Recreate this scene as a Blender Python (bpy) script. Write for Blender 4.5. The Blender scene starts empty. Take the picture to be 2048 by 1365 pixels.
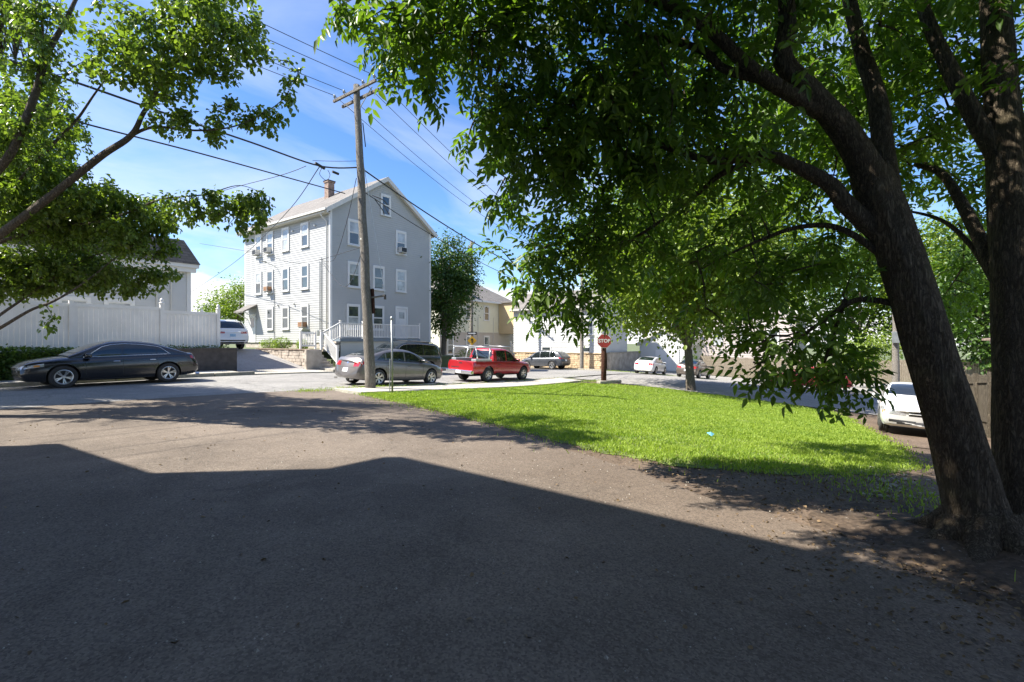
import bpy, bmesh, math, random
import numpy as np
from mathutils import Vector, Matrix
from mathutils.bvhtree import BVHTree

SC = bpy.context.scene
COL = SC.collection
R = math.radians

# ------------------------------------------------------------------ camera, sky, sun, exposure
YAW = R(-53.5)                       # the street runs along +X, the camera looks across it
CAM = Vector((0, 0, 1.6))
cd = bpy.data.cameras.new('camera'); cam = bpy.data.objects.new('camera', cd); COL.objects.link(cam)
cam.location = CAM; cam.rotation_euler = (R(90), 0, YAW)
cd.sensor_width = 36; cd.lens = 17.0; cd.clip_start = 0.05; cd.clip_end = 2000
SC.camera = cam

SUN_EL = R(50)
SUN = Vector((-0.728 * math.cos(SUN_EL), 0.681 * math.cos(SUN_EL), math.sin(SUN_EL))).normalized()
sl = bpy.data.lights.new('sun', 'SUN'); so = bpy.data.objects.new('sun', sl); COL.objects.link(so)
sl.energy = 5.0; sl.angle = R(0.53); sl.color = (1.0, 0.95, 0.86)
so.rotation_euler = SUN.to_track_quat('Z', 'Y').to_euler()

world = bpy.data.worlds.new('World'); SC.world = world; world.use_nodes = True
def build_world():
    nt = world.node_tree; nt.nodes.clear(); N = nt.nodes.new; L = nt.links.new
    out = N('ShaderNodeOutputWorld'); bg = N('ShaderNodeBackground'); bg.inputs[1].default_value = 0.1
    sky = N('ShaderNodeTexSky'); sky.sky_type = 'NISHITA'; sky.sun_disc = False
    sky.sun_elevation = SUN_EL; sky.sun_rotation = math.atan2(SUN.x, SUN.y)
    sky.altitude = 50; sky.air_density = 1.0; sky.dust_density = 0.6; sky.ozone_density = 3.0
    hsv = N('ShaderNodeHueSaturation'); hsv.inputs['Hue'].default_value = 0.508; hsv.inputs['Saturation'].default_value = 1.24; L(sky.outputs[0], hsv.inputs['Color'])
    tc = N('ShaderNodeTexCoord')
    # project the view direction on a flat cloud layer: streaky cirrus
    sep = N('ShaderNodeSeparateXYZ'); L(tc.outputs['Generated'], sep.inputs[0])
    mx = N('ShaderNodeMath'); mx.operation = 'MAXIMUM'; mx.inputs[1].default_value = 0.0; L(sep.outputs[2], mx.inputs[0])
    ad = N('ShaderNodeMath'); ad.operation = 'ADD'; ad.inputs[1].default_value = 0.12; L(mx.outputs[0], ad.inputs[0])
    def div(a):
        d = N('ShaderNodeMath'); d.operation = 'DIVIDE'; L(a, d.inputs[0]); L(ad.outputs[0], d.inputs[1]); return d.outputs[0]
    cb = N('ShaderNodeCombineXYZ'); L(div(sep.outputs[0]), cb.inputs[0]); L(div(sep.outputs[1]), cb.inputs[1])
    mp = N('ShaderNodeMapping'); mp.inputs['Scale'].default_value = (0.7, 1.0, 1); mp.inputs['Rotation'].default_value = (0, 0, R(35)); mp.inputs['Location'].default_value = (2.3, 0.4, 0); L(cb.outputs[0], mp.inputs[0])
    n1 = N('ShaderNodeTexNoise'); n1.inputs['Scale'].default_value = 1.1; n1.inputs['Detail'].default_value = 9; n1.inputs['Roughness'].default_value = 0.56; n1.inputs['Distortion'].default_value = 0.7; L(mp.outputs[0], n1.inputs['Vector'])
    r1 = N('ShaderNodeValToRGB'); r1.color_ramp.elements[0].position = 0.43; r1.color_ramp.elements[0].color = (0, 0, 0, 1); r1.color_ramp.elements[1].position = 0.8; r1.color_ramp.elements[1].color = (0.6, 0.6, 0.6, 1); L(n1.outputs[0], r1.inputs[0])
    # low cumulus banks along the whole horizon
    mp2 = N('ShaderNodeMapping'); mp2.inputs['Scale'].default_value = (1, 1, 2.2); mp2.inputs['Location'].default_value = (0.35, 0.2, 0.1); L(tc.outputs['Generated'], mp2.inputs[0])
    n2 = N('ShaderNodeTexNoise'); n2.inputs['Scale'].default_value = 4.2; n2.inputs['Detail'].default_value = 8; n2.inputs['Roughness'].default_value = 0.58; L(mp2.outputs[0], n2.inputs['Vector'])
    mr = N('ShaderNodeMapRange'); mr.inputs['From Min'].default_value = 0.06; mr.inputs['From Max'].default_value = 0.22; mr.inputs['To Min'].default_value = 0.165; mr.inputs['To Max'].default_value = -0.25; L(sep.outputs[2], mr.inputs['Value'])
    s2 = N('ShaderNodeMath'); s2.operation = 'ADD'; L(n2.outputs[0], s2.inputs[0]); L(mr.outputs[0], s2.inputs[1])
    r2 = N('ShaderNodeValToRGB'); r2.color_ramp.elements[0].position = 0.55; r2.color_ramp.elements[0].color = (0, 0, 0, 1); r2.color_ramp.elements[1].position = 0.64; r2.color_ramp.elements[1].color = (1, 1, 1, 1); L(s2.outputs[0], r2.inputs[0])
    m1 = N('ShaderNodeMix'); m1.data_type = 'RGBA'; m1.inputs[7].default_value = (4.6, 4.8, 5.3, 1); L(r1.outputs[0], m1.inputs[0]); L(hsv.outputs[0], m1.inputs[6])
    m2 = N('ShaderNodeMix'); m2.data_type = 'RGBA'; m2.inputs[7].default_value = (5.4, 5.4, 5.5, 1); L(r2.outputs[0], m2.inputs[0]); L(m1.outputs[2], m2.inputs[6])
    L(m2.outputs[2], bg.inputs[0]); L(bg.outputs[0], out.inputs[0])
build_world()

SC.view_settings.view_transform = 'Standard'; SC.view_settings.look = 'None'
SC.view_settings.exposure = 1.34; SC.view_settings.gamma = 1.0
SC.view_settings.use_curve_mapping = False
SC.render.engine = 'CYCLES'
SC.cycles.use_denoising = True
SC.cycles.max_bounces = 8; SC.cycles.diffuse_bounces = 5; SC.cycles.glossy_bounces = 3
SC.cycles.transmission_bounces = 3; SC.cycles.transparent_max_bounces = 4
SC.cycles.sample_clamp_indirect = 6

# ------------------------------------------------------------------ places
CS, SN = 0.59482, 0.80386            # street direction and its normal seen from the camera
F = 967.0
def px(x, y, d):
    """a point seen at photo pixel (x, y) at depth d metres"""
    X = (x - 1024) / F * d; z = 1.6 - (y - 683) / F * d
    return Vector((CS * X + SN * d, -SN * X + CS * d, z))
def proj(P):
    P = np.asarray(P, float).reshape(-1, 3)
    X = CS * P[:, 0] - SN * P[:, 1]; D = SN * P[:, 0] + CS * P[:, 1]
    D = np.where(D < 0.05, 0.05, D)
    return 1024 + X / D * F, 683 - (P[:, 2] - 1.6) / D * F, D

CTRL = np.array([(0,0,0),(4,2,-.03),(-6,6,.05),(6,-2,-.12),(5,20.7,.13),(12.5,15.9,-.15),(18.5,15.9,-.45),(18.5,20.7,-.2),
 (38,24.4,-1.0),(40,14.9,-1.2),(40,11.5,-1.4),(24.3,11.7,-.75),(26.3,7.65,-.98),(17.5,-.75,-1.0),(9,12,-.08),(7.6,6,-.1),
 (25,1,-1.45),(37,0,-1.6),(7.5,0,-.2),(-10,20,.25),(60,20,-1.2),(60,-10,-1.8),(-30,0,.3),(-30,30,.5),(25,35,-.4),(100,0,-1.8),(0,100,.5),(0,-60,-.3),(-80,0,.3)], float)
def _fit():
    P = CTRL[:, :2]; z = CTRL[:, 2]; n = len(P); s = 12.0
    K = np.exp(-((P[:, None] - P[None]) ** 2).sum(2) / (2 * s * s)) + np.eye(n) * 2e-3
    T = np.c_[np.ones(n), P]
    A = np.block([[K, T], [T.T, np.zeros((3, 3))]])
    return np.linalg.solve(A, np.r_[z, 0, 0, 0]), P, s
_W, _P, _S = _fit()
def G_arr(x, y):
    x = np.asarray(x, float); y = np.asarray(y, float)
    xc = np.clip(x, -80, 110); yc = np.clip(y, -60, 100)
    o = _W[-3] + _W[-2] * xc + _W[-1] * yc
    for i in range(len(_P)):
        o = o + _W[i] * np.exp(-((xc - _P[i, 0]) ** 2 + (yc - _P[i, 1]) ** 2) / (2 * _S * _S))
    return o
def G(x, y): return float(G_arr(x, y))

# ------------------------------------------------------------------ objects
def wmat(o):
    m = o.matrix_basis.copy()
    return m if o.parent is None else wmat(o.parent) @ o.matrix_parent_inverse @ m
def put(o, parent=None, local=False):
    COL.objects.link(o)
    if parent is not None:
        o.parent = parent
        if not local: o.matrix_parent_inverse = wmat(parent).inverted()
    return o
def tag(o, label=None, cat=None, group=None, kind=None):
    if label: o['label'] = label
    if cat: o['category'] = cat
    if group: o['group'] = group
    if kind: o['kind'] = kind
    return o
def thing(name, label, cat, loc=(0, 0, 0), rz=0.0, group=None):
    o = bpy.data.objects.new(name, None); o.empty_display_size = 0.2
    o.location = loc; o.rotation_euler = (0, 0, rz); COL.objects.link(o)
    return tag(o, label, cat, group)
def inst(name, mesh, parent, loc=(0, 0, 0), rot=(0, 0, 0), scale=(1, 1, 1), local=False):
    o = bpy.data.objects.new(name, mesh); o.location = loc; o.rotation_euler = rot; o.scale = scale
    return put(o, parent, local)

class MB:
    def __init__(s): s.v = []; s.f = []; s.m = []; s.k = 0
    def mat(s, k): s.k = k; return s
    def add(s, vs, fs):
        b = len(s.v); s.v += [tuple(p) for p in vs]
        for f in fs: s.f.append(tuple(b + i for i in f)); s.m.append(s.k)
        return s
    def box(s, x0, x1, y0, y1, z0, z1):
        return s.add([(x0,y0,z0),(x1,y0,z0),(x1,y1,z0),(x0,y1,z0),(x0,y0,z1),(x1,y0,z1),(x1,y1,z1),(x0,y1,z1)],
                     [(0,3,2,1),(4,5,6,7),(0,1,5,4),(1,2,6,5),(2,3,7,6),(3,0,4,7)])
    def bevbox(s, x0, x1, y0, y1, z0, z1, b):
        bm = bmesh.new(); bmesh.ops.create_cube(bm, size=1)
        for v in bm.verts: v.co = Vector(((x0+x1)/2 + v.co.x*(x1-x0), (y0+y1)/2 + v.co.y*(y1-y0), (z0+z1)/2 + v.co.z*(z1-z0)))
        bmesh.ops.bevel(bm, geom=bm.edges[:], offset=b, segments=2, affect='EDGES', profile=0.6)
        bm.verts.index_update(); s.add([v.co[:] for v in bm.verts], [[v.index for v in f.verts] for f in bm.faces]); bm.free(); return s
    def bar(s, p, q, w, h, up=(0, 0, 1)):
        p = Vector(p); q = Vector(q); d = (q - p).normalized(); u = Vector(up)
        if abs(d.dot(u)) > 0.98: u = Vector((1, 0, 0))
        a = d.cross(u).normalized(); b = a.cross(d).normalized(); a *= w / 2; b *= h / 2
        return s.add([p-a-b, p+a-b, p+a+b, p-a+b, q-a-b, q+a-b, q+a+b, q-a+b],
                     [(0,1,2,3),(7,6,5,4),(0,4,5,1),(1,5,6,2),(2,6,7,3),(3,7,4,0)])
    def tube(s, pts, rad, n=8, cap=True):
        pts = [Vector(p) for p in pts]; m = len(pts)
        if not hasattr(rad, '__len__'): rad = [rad] * m
        t = [(pts[min(i+1, m-1)] - pts[max(i-1, 0)]).normalized() for i in range(m)]
        u = t[0].orthogonal().normalized(); b = len(s.v)
        for i in range(m):
            u = (u - t[i] * u.dot(t[i])).normalized(); w = t[i].cross(u)
            for j in range(n):
                a = 2 * math.pi * j / n
                s.v.append(tuple(pts[i] + (u * math.cos(a) + w * math.sin(a)) * rad[i]))
        for i in range(m - 1):
            for j in range(n):
                s.f.append((b+i*n+j, b+i*n+(j+1)%n, b+(i+1)*n+(j+1)%n, b+(i+1)*n+j)); s.m.append(s.k)
        if cap:
            s.f.append(tuple(b + j for j in range(n))[::-1]); s.m.append(s.k)
            s.f.append(tuple(b + (m-1)*n + j for j in range(n))); s.m.append(s.k)
        return s
    def lathe(s, prof, n=24, c=(0, 0, 0), axis='z', cap=False):
        b = len(s.v); c = Vector(c)
        for (r, h) in prof:
            for j in range(n):
                a = 2 * math.pi * j / n; x, y = r * math.cos(a), r * math.sin(a)
                p = (x, y, h) if axis == 'z' else ((x, h, y) if axis == 'y' else (h, x, y))
                s.v.append(tuple(c + Vector(p)))
        for i in range(len(prof) - 1):
            for j in range(n):
                q = (b+i*n+j, b+i*n+(j+1)%n, b+(i+1)*n+(j+1)%n, b+(i+1)*n+j)
                s.f.append(q if axis != 'y' else q[::-1]); s.m.append(s.k)
        if cap:
            for i in (0, len(prof) - 1): s.f.append(tuple(b + i*n + j for j in range(n))); s.m.append(s.k)
        return s
    def prism(s, poly, d):
        """poly: list of 3-D points; d: extrusion vector"""
        n = len(poly); d = Vector(d); p = [Vector(q) for q in poly]
        return s.add(p + [q + d for q in p], [tuple(range(n))[::-1], tuple(range(n, 2*n))] + [(i, (i+1)%n, (i+1)%n+n, i+n) for i in range(n)])
    def mesh(s, name, mats, smooth=False, fix=False):
        me = bpy.data.meshes.new(name); me.from_pydata(s.v, [], s.f); me.validate()
        for m in (mats if isinstance(mats, (list, tuple)) else [mats]): me.materials.append(m)
        if len(me.polygons) == len(s.m) and any(s.m): me.polygons.foreach_set('material_index', s.m)
        if fix:
            bm = bmesh.new(); bm.from_mesh(me); bmesh.ops.recalc_face_normals(bm, faces=bm.faces[:]); bm.to_mesh(me); bm.free()
        if smooth: me.shade_smooth()
        return me
    def build(s, name, mats, parent=None, smooth=False, local=False, fix=True, sharp=None):
        me = s.mesh(name, mats, smooth, fix)
        if sharp: me.shade_smooth(); me.set_sharp_from_angle(angle=R(sharp))
        return put(bpy.data.objects.new(name, me), parent, local)

def big_mesh(name, V, Fc, mats, mi=None, smooth=False):
    """V (n,3), Fc (m,4) or (m,3) arrays"""
    V = np.ascontiguousarray(V, np.float32); Fc = np.ascontiguousarray(Fc, np.int32); m, k = Fc.shape
    me = bpy.data.meshes.new(name); me.vertices.add(len(V)); me.vertices.foreach_set('co', V.ravel())
    me.loops.add(m * k); me.loops.foreach_set('vertex_index', Fc.ravel())
    me.polygons.add(m); me.polygons.foreach_set('loop_start', np.arange(0, m*k, k, dtype=np.int32))
    for q in (mats if isinstance(mats, (list, tuple)) else [mats]): me.materials.append(q)
    if mi is not None: me.polygons.foreach_set('material_index', np.asarray(mi, np.int32))
    me.update(calc_edges=True)
    if smooth: me.shade_smooth()
    return me

def sheet(name, us, vs, fn, mat, parent=None):
    """grid over us x vs; fn(u_arr, v_arr) -> x, y, z arrays"""
    U, V = np.meshgrid(us, vs, indexing='ij'); x, y, z = fn(U, V)
    P = np.c_[x.ravel(), y.ravel(), z.ravel()]; nu, nv = U.shape
    i = np.arange(nu - 1)[:, None] * nv + np.arange(nv - 1)[None]
    i = i.ravel(); Fc = np.c_[i, i + nv, i + nv + 1, i + 1]
    return put(bpy.data.objects.new(name, big_mesh(name, P, Fc, mat, smooth=True)), parent)

# ------------------------------------------------------------------ materials
def nodes(name):
    m = bpy.data.materials.new(name); m.use_nodes = True; nt = m.node_tree
    b = nt.nodes['Principled BSDF']; return m, nt, b
def ramp(nt, fac, a, b, c0, c1):
    r = nt.nodes.new('ShaderNodeValToRGB'); e = r.color_ramp.elements
    e[0].position = a; e[1].position = b; e[0].color = (*c0, 1); e[1].color = (*c1, 1)
    nt.links.new(fac, r.inputs[0]); return r.outputs[0]
def noise(nt, vec, scale, detail=4, rough=0.55, dist=0.0):
    n = nt.nodes.new('ShaderNodeTexNoise'); n.inputs['Scale'].default_value = scale; n.inputs['Detail'].default_value = detail
    n.inputs['Roughness'].default_value = rough; n.inputs['Distortion'].default_value = dist
    if vec is not None: nt.links.new(vec, n.inputs['Vector'])
    return n.outputs[0]
def mixc(nt, fac, a, b, mode='MIX'):
    m = nt.nodes.new('ShaderNodeMix'); m.data_type = 'RGBA'; m.blend_type = mode
    for i, q in ((0, fac), (6, a), (7, b)):
        if isinstance(q, (int, float)): m.inputs[i].default_value = q
        elif isinstance(q, tuple): m.inputs[i].default_value = (*q, 1)
        else: nt.links.new(q, m.inputs[i])
    return m.outputs[2]
def pos(nt, scale=(1, 1, 1), rot=(0, 0, 0)):
    g = nt.nodes.new('ShaderNodeNewGeometry'); mp = nt.nodes.new('ShaderNodeMapping')
    mp.inputs['Scale'].default_value = scale; mp.inputs['Rotation'].default_value = rot
    nt.links.new(g.outputs['Position'], mp.inputs[0]); return mp.outputs[0]
def bump(nt, b, h, strength=0.3, dist=0.02, prev=None):
    n = nt.nodes.new('ShaderNodeBump'); n.inputs['Strength'].default_value = strength; n.inputs['Distance'].default_value = dist
    nt.links.new(h, n.inputs['Height'])
    if prev is not None: nt.links.new(prev, n.inputs['Normal'])
    nt.links.new(n.outputs[0], b.inputs['Normal']); return n.outputs[0]
def pmat(name, c, rough=0.6, metal=0.0, var=0.18, scale=2.5, bs=0.0, bscale=40, c2=None, coat=0.0, spec=0.5, stretch=(1, 1, 1)):
    m, nt, b = nodes(name); v = pos(nt, stretch)
    lo = tuple(x * (1 - var) for x in c); hi = c2 or tuple(min(1, x * (1 + var)) for x in c)
    f = noise(nt, v, scale, 6)
    nt.links.new(ramp(nt, f, 0.3, 0.7, lo, hi), b.inputs['Base Color'])
    b.inputs['Roughness'].default_value = rough; b.inputs['Metallic'].default_value = metal
    b.inputs['Specular IOR Level'].default_value = spec; b.inputs['Coat Weight'].default_value = coat; b.inputs['Coat Roughness'].default_value = 0.04
    if bs: bump(nt, b, noise(nt, v, bscale, 4), bs, 0.01)
    return m
def asphalt(name, c, dust, grain=230, spots=0.35, crack=0.0, patch=0.25, dustamt=0.6, stone=(0.5, 0.47, 0.42), edge=False):
    m, nt, b = nodes(name); v = pos(nt)
    base = ramp(nt, noise(nt, v, 0.35, 5, 0.6, 0.6), 0.32, 0.68, tuple(x*(1-patch) for x in c), tuple(x*(1+patch) for x in c))
    base = mixc(nt, ramp(nt, noise(nt, v, 1.3, 7, 0.65, 0.3), 0.48, 0.72, (0,0,0), (dustamt,)*3), base, dust)
    base = mixc(nt, ramp(nt, noise(nt, v, 0.55, 7, 0.7, 1.5), 0.54, 0.68, (0,)*3, (0.45,)*3), base, tuple(x*.5 for x in c))
    if edge:                                  # earth trodden in from the tree side of the drive
        sx = nt.nodes.new('ShaderNodeSeparateXYZ'); nt.links.new(v, sx.inputs[0])
        m1 = nt.nodes.new('ShaderNodeMath'); m1.operation = 'MULTIPLY_ADD'; m1.inputs[1].default_value = -0.55; nt.links.new(sx.outputs[1], m1.inputs[0]); nt.links.new(sx.outputs[0], m1.inputs[2])
        m2 = nt.nodes.new('ShaderNodeMath'); m2.operation = 'MULTIPLY_ADD'; m2.inputs[1].default_value = 2.4; nt.links.new(noise(nt, v, 0.9, 6, 0.65, 0.8), m2.inputs[0]); nt.links.new(m1.outputs[0], m2.inputs[2])
        mr = nt.nodes.new('ShaderNodeMapRange'); mr.inputs['From Min'].default_value = 2.6; mr.inputs['From Max'].default_value = 6.2; mr.inputs['To Max'].default_value = 0.75; nt.links.new(m2.outputs[0], mr.inputs['Value'])
        base = mixc(nt, mr.outputs[0], base, (0.125, 0.092, 0.066))
    vo = nt.nodes.new('ShaderNodeTexVoronoi'); vo.inputs['Scale'].default_value = grain / 2.2; nt.links.new(v, vo.inputs['Vector'])
    cell = ramp(nt, vo.outputs['Color'], 0.1, 0.95, (0.62,)*3, (1.34,)*3)
    base = mixc(nt, 1.0, base, cell, 'MULTIPLY')
    sp = noise(nt, v, grain * 0.55, 2)
    base = mixc(nt, ramp(nt, sp, 0.66, 0.76, (0,0,0), (spots,)*3), base, stone)
    base = mixc(nt, ramp(nt, sp, 0.24, 0.34, (spots,)*3, (0,0,0)), base, tuple(x*.35 for x in c))
    h = noise(nt, v, grain, 3)
    if crack:
        vc = nt.nodes.new('ShaderNodeTexVoronoi'); vc.feature = 'DISTANCE_TO_EDGE'; vc.inputs['Scale'].default_value = 0.22
        wv = nt.nodes.new('ShaderNodeVectorMath'); wv.operation = 'MULTIPLY_ADD'
        nn = nt.nodes.new('ShaderNodeTexNoise'); nn.inputs['Scale'].default_value = 0.9; nn.inputs['Detail'].default_value = 5; nt.links.new(v, nn.inputs['Vector'])
        nt.links.new(nn.outputs['Color'], wv.inputs[0]); wv.inputs[1].default_value = (1.6, 1.6, 0); nt.links.new(v, wv.inputs[2]); nt.links.new(wv.outputs[0], vc.inputs['Vector'])
        base = mixc(nt, ramp(nt, vc.outputs['Distance'], 0.0, 0.008, (crack,)*3, (0,0,0)), base, tuple(x*.3 for x in c))
    nt.links.new(base, b.inputs['Base Color']); b.inputs['Roughness'].default_value = 0.88; b.inputs['Specular IOR Level'].default_value = 0.25
    n1 = bump(nt, b, h, 0.6, 0.006); bump(nt, b, noise(nt, v, 6, 4), 0.25, 0.02, n1)
    return m
def leafmat(name, dark, light, trans=0.45, gloss=0.35):
    m = bpy.data.materials.new(name); m.use_nodes = True; nt = m.node_tree; b = nt.nodes['Principled BSDF']; out = nt.nodes['Material Output']
    g = nt.nodes.new('ShaderNodeNewGeometry')
    c = ramp(nt, g.outputs['Random Per Island'], 0.05, 0.95, dark, light)
    big = noise(nt, pos(nt), 0.9, 3)
    c = mixc(nt, ramp(nt, big, 0.35, 0.7, (0,)*3, (0.55,)*3), c, light)
    nt.links.new(c, b.inputs['Base Color']); b.inputs['Roughness'].default_value = gloss; b.inputs['Specular IOR Level'].default_value = 0.4
    t = nt.nodes.new('ShaderNodeBsdfTranslucent')
    tcol = mixc(nt, 1.0, c, (1.6, 1.7, 0.55), 'MULTIPLY'); nt.links.new(tcol, t.inputs[0])
    ms = nt.nodes.new('ShaderNodeMixShader'); ms.inputs[0].default_value = trans
    nt.links.new(b.outputs[0], ms.inputs[1]); nt.links.new(t.outputs[0], ms.inputs[2]); nt.links.new(ms.outputs[0], out.inputs[0])
    return m
def barkmat(name, c, c2, sc=1.0, moss=None):
    m, nt, b = nodes(name); v = pos(nt, (9*sc, 9*sc, 1.5*sc)); v2 = pos(nt, (3, 3, 3))
    f0 = noise(nt, v, 2.6, 8, 0.62, 0.9)
    ab = nt.nodes.new('ShaderNodeMath'); ab.operation = 'SUBTRACT'; ab.inputs[1].default_value = 0.5; nt.links.new(f0, ab.inputs[0])
    a2 = nt.nodes.new('ShaderNodeMath'); a2.operation = 'ABSOLUTE'; nt.links.new(ab.outputs[0], a2.inputs[0])
    a3 = nt.nodes.new('ShaderNodeMath'); a3.operation = 'MULTIPLY'; a3.inputs[1].default_value = 5.0; a3.use_clamp = True; nt.links.new(a2.outputs[0], a3.inputs[0])
    a4 = nt.nodes.new('ShaderNodeMath'); a4.operation = 'MULTIPLY_ADD'; a4.inputs[1].default_value = 0.4; nt.links.new(noise(nt, v2, 14, 5), a4.inputs[0]); nt.links.new(a3.outputs[0], a4.inputs[2])
    f = a4.outputs[0]
    col = ramp(nt, f, 0.12, 0.95, c, c2)
    if moss: col = mixc(nt, ramp(nt, noise(nt, v2, 1.2, 5), 0.55, 0.75, (0,)*3, (0.6,)*3), col, moss)
    nt.links.new(col, b.inputs['Base Color']); b.inputs['Roughness'].default_value = 0.95; b.inputs['Specular IOR Level'].default_value = 0.15
    n1 = bump(nt, b, f, 1.0, 0.05); bump(nt, b, noise(nt, v2, 25, 4), 0.4, 0.01, n1)
    return m
def shingle(name, c):
    m, nt, b = nodes(name); v = pos(nt)
    br = nt.nodes.new('ShaderNodeTexBrick'); br.inputs['Scale'].default_value = 1.0; br.inputs['Brick Width'].default_value = 0.33; br.inputs['Row Height'].default_value = 0.14; br.inputs['Mortar Size'].default_value = 0.012
    br.inputs['Color1'].default_value = (*[x*.75 for x in c], 1); br.inputs['Color2'].default_value = (*[x*1.25 for x in c], 1); br.inputs['Mortar'].default_value = (*[x*.4 for x in c], 1)
    g = nt.nodes.new('ShaderNodeNewGeometry'); sp = nt.nodes.new('ShaderNodeSeparateXYZ'); nt.links.new(g.outputs['Position'], sp.inputs[0])
    ad = nt.nodes.new('ShaderNodeMath'); ad.operation = 'ADD'; nt.links.new(sp.outputs[0], ad.inputs[0]); nt.links.new(sp.outputs[1], ad.inputs[1])
    cb = nt.nodes.new('ShaderNodeCombineXYZ'); nt.links.new(ad.outputs[0], cb.inputs[0]); nt.links.new(sp.outputs[2], cb.inputs[1]); nt.links.new(cb.outputs[0], br.inputs['Vector'])
    col = mixc(nt, ramp(nt, noise(nt, v, 1.5, 5), 0.35, 0.7, (0,)*3, (0.5,)*3), br.outputs['Color'], tuple(x*1.2 for x in c))
    nt.links.new(col, b.inputs['Base Color']); b.inputs['Roughness'].default_value = 0.9
    bump(nt, b, br.outputs['Fac'], 0.3, -0.01); return m
def glass(name, c, rough=0.04, spec=0.8):
    m, nt, b = nodes(name); v = pos(nt)
    nt.links.new(ramp(nt, noise(nt, v, 1.7, 3), 0.35, 0.7, tuple(x*.6 for x in c), tuple(x*1.3 for x in c)), b.inputs['Base Color'])
    b.inputs['Roughness'].default_value = rough; b.inputs['Specular IOR Level'].default_value = spec; b.inputs['Coat Weight'].default_value = 0.6; b.inputs['Coat Roughness'].default_value = 0.02
    return m
def paint(name, c, metal=0.0, rough=0.3, dust=0.25):
    m, nt, b = nodes(name); v = pos(nt)
    col = mixc(nt, ramp(nt, noise(nt, v, 2.2, 6, 0.7), 0.4, 0.75, (0,)*3, (dust,)*3), c, tuple(0.5*x + 0.12 for x in c))
    nt.links.new(col, b.inputs['Base Color']); b.inputs['Metallic'].default_value = metal; b.inputs['Roughness'].default_value = rough
    nt.links.new(ramp(nt, noise(nt, v, 3.1, 5), 0.3, 0.75, (0.03,)*3, (0.22,)*3), b.inputs['Coat Roughness']); b.inputs['Coat Weight'].default_value = 0.85
    return m

M = {}
M['street'] = asphalt('street_asphalt', (0.25, 0.24, 0.225), (0.36, 0.34, 0.31), 120, 0.25, 0.5, 0.14, 0.5)
M['street_2'] = asphalt('side_street_asphalt', (0.27, 0.255, 0.24), (0.36, 0.34, 0.31), 120, 0.25, 0.5, 0.14, 0.5)
M['drive'] = asphalt('driveway_asphalt', (0.152, 0.123, 0.097), (0.205, 0.168, 0.132), 170, 0.45, 0.22, 0.3, 0.65, edge=True)
M['drive_far'] = asphalt('pale_driveway', (0.30, 0.285, 0.27), (0.36, 0.34, 0.32), 120, 0.15, 0.2, 0.12, 0.4)
M['walk'] = asphalt('sidewalk_concrete', (0.43, 0.40, 0.345), (0.36, 0.32, 0.25), 110, 0.2, 0.35, 0.12, 0.5)
M['dirt'] = asphalt('dirt', (0.12, 0.086, 0.06), (0.19, 0.14, 0.10), 90, 0.4, 0.0, 0.3, 0.6)
M['soil'] = asphalt('dark_soil', (0.07, 0.05, 0.035), (0.13, 0.09, 0.055), 70, 0.4, 0.0, 0.35, 0.5)
M['ground'] = pmat('ground_cover', (0.10, 0.12, 0.05), 0.95, var=0.4, scale=0.8, bs=0.5, bscale=12)
M['lawn'] = pmat('lawn_soil', (0.12, 0.15, 0.035), 0.95, var=0.4, scale=1.6, bs=0.6, bscale=25)
M['grass'] = leafmat('grass_blade', (0.115, 0.205, 0.022), (0.30, 0.385, 0.055), 0.38, 0.6)
M['kerb'] = pmat('granite_kerb', (0.32, 0.29, 0.24), 0.85, var=0.25, scale=9, bs=0.4, bscale=40)
M['concrete'] = pmat('weathered_concrete', (0.38, 0.335, 0.28), 0.9, var=0.3, scale=2.2, bs=0.4, bscale=30)
M['leaf_a'] = leafmat('ash_leaflet', (0.05, 0.105, 0.02), (0.135, 0.215, 0.032), 0.48, 0.42)
M['leaf_p'] = leafmat('pear_leaf', (0.07, 0.125, 0.032), (0.19, 0.26, 0.055), 0.4, 0.3)
M['leaf_s'] = leafmat('street_tree_leaf', (0.085, 0.145, 0.02), (0.20, 0.265, 0.035), 0.4, 0.4)
M['leaf_d'] = leafmat('dark_tree_leaf', (0.03, 0.07, 0.015), (0.07, 0.125, 0.02), 0.35, 0.4)
M['leaf_h'] = leafmat('hedge_leaf', (0.04, 0.09, 0.02), (0.10, 0.17, 0.03), 0.3, 0.35)
M['bark'] = barkmat('furrowed_bark', (0.065, 0.05, 0.035), (0.36, 0.285, 0.20), 1.7, (0.24, 0.21, 0.12))
M['bark_p'] = barkmat('grey_bark', (0.13, 0.108, 0.085), (0.34, 0.29, 0.225), 1.0)
M['litter'] = leafmat('dry_leaf', (0.05, 0.03, 0.016), (0.22, 0.15, 0.08), 0.1, 0.8)
M['pole'] = barkmat('weathered_pole_wood', (0.19, 0.17, 0.145), (0.44, 0.40, 0.345), 1.2)
M['pole_dark'] = barkmat('creosoted_wood', (0.055, 0.025, 0.018), (0.16, 0.075, 0.05), 1.2)
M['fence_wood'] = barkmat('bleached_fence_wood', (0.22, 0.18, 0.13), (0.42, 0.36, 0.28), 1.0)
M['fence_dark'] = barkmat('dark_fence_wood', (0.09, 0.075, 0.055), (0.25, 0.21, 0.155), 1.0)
M['vinyl'] = pmat('white_vinyl', (0.82, 0.79, 0.735), 0.45, var=0.1, scale=1.2)
M['trim'] = pmat('white_trim_paint', (0.68, 0.67, 0.645), 0.5, var=0.05, scale=2)
M['gutter'] = pmat('cream_trim', (0.60, 0.575, 0.52), 0.45, var=0.05, scale=2)
M['siding'] = pmat('pale_grey_siding', (0.41, 0.41, 0.395), 0.55, var=0.05, scale=0.7, bs=0.1, bscale=8)
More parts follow.
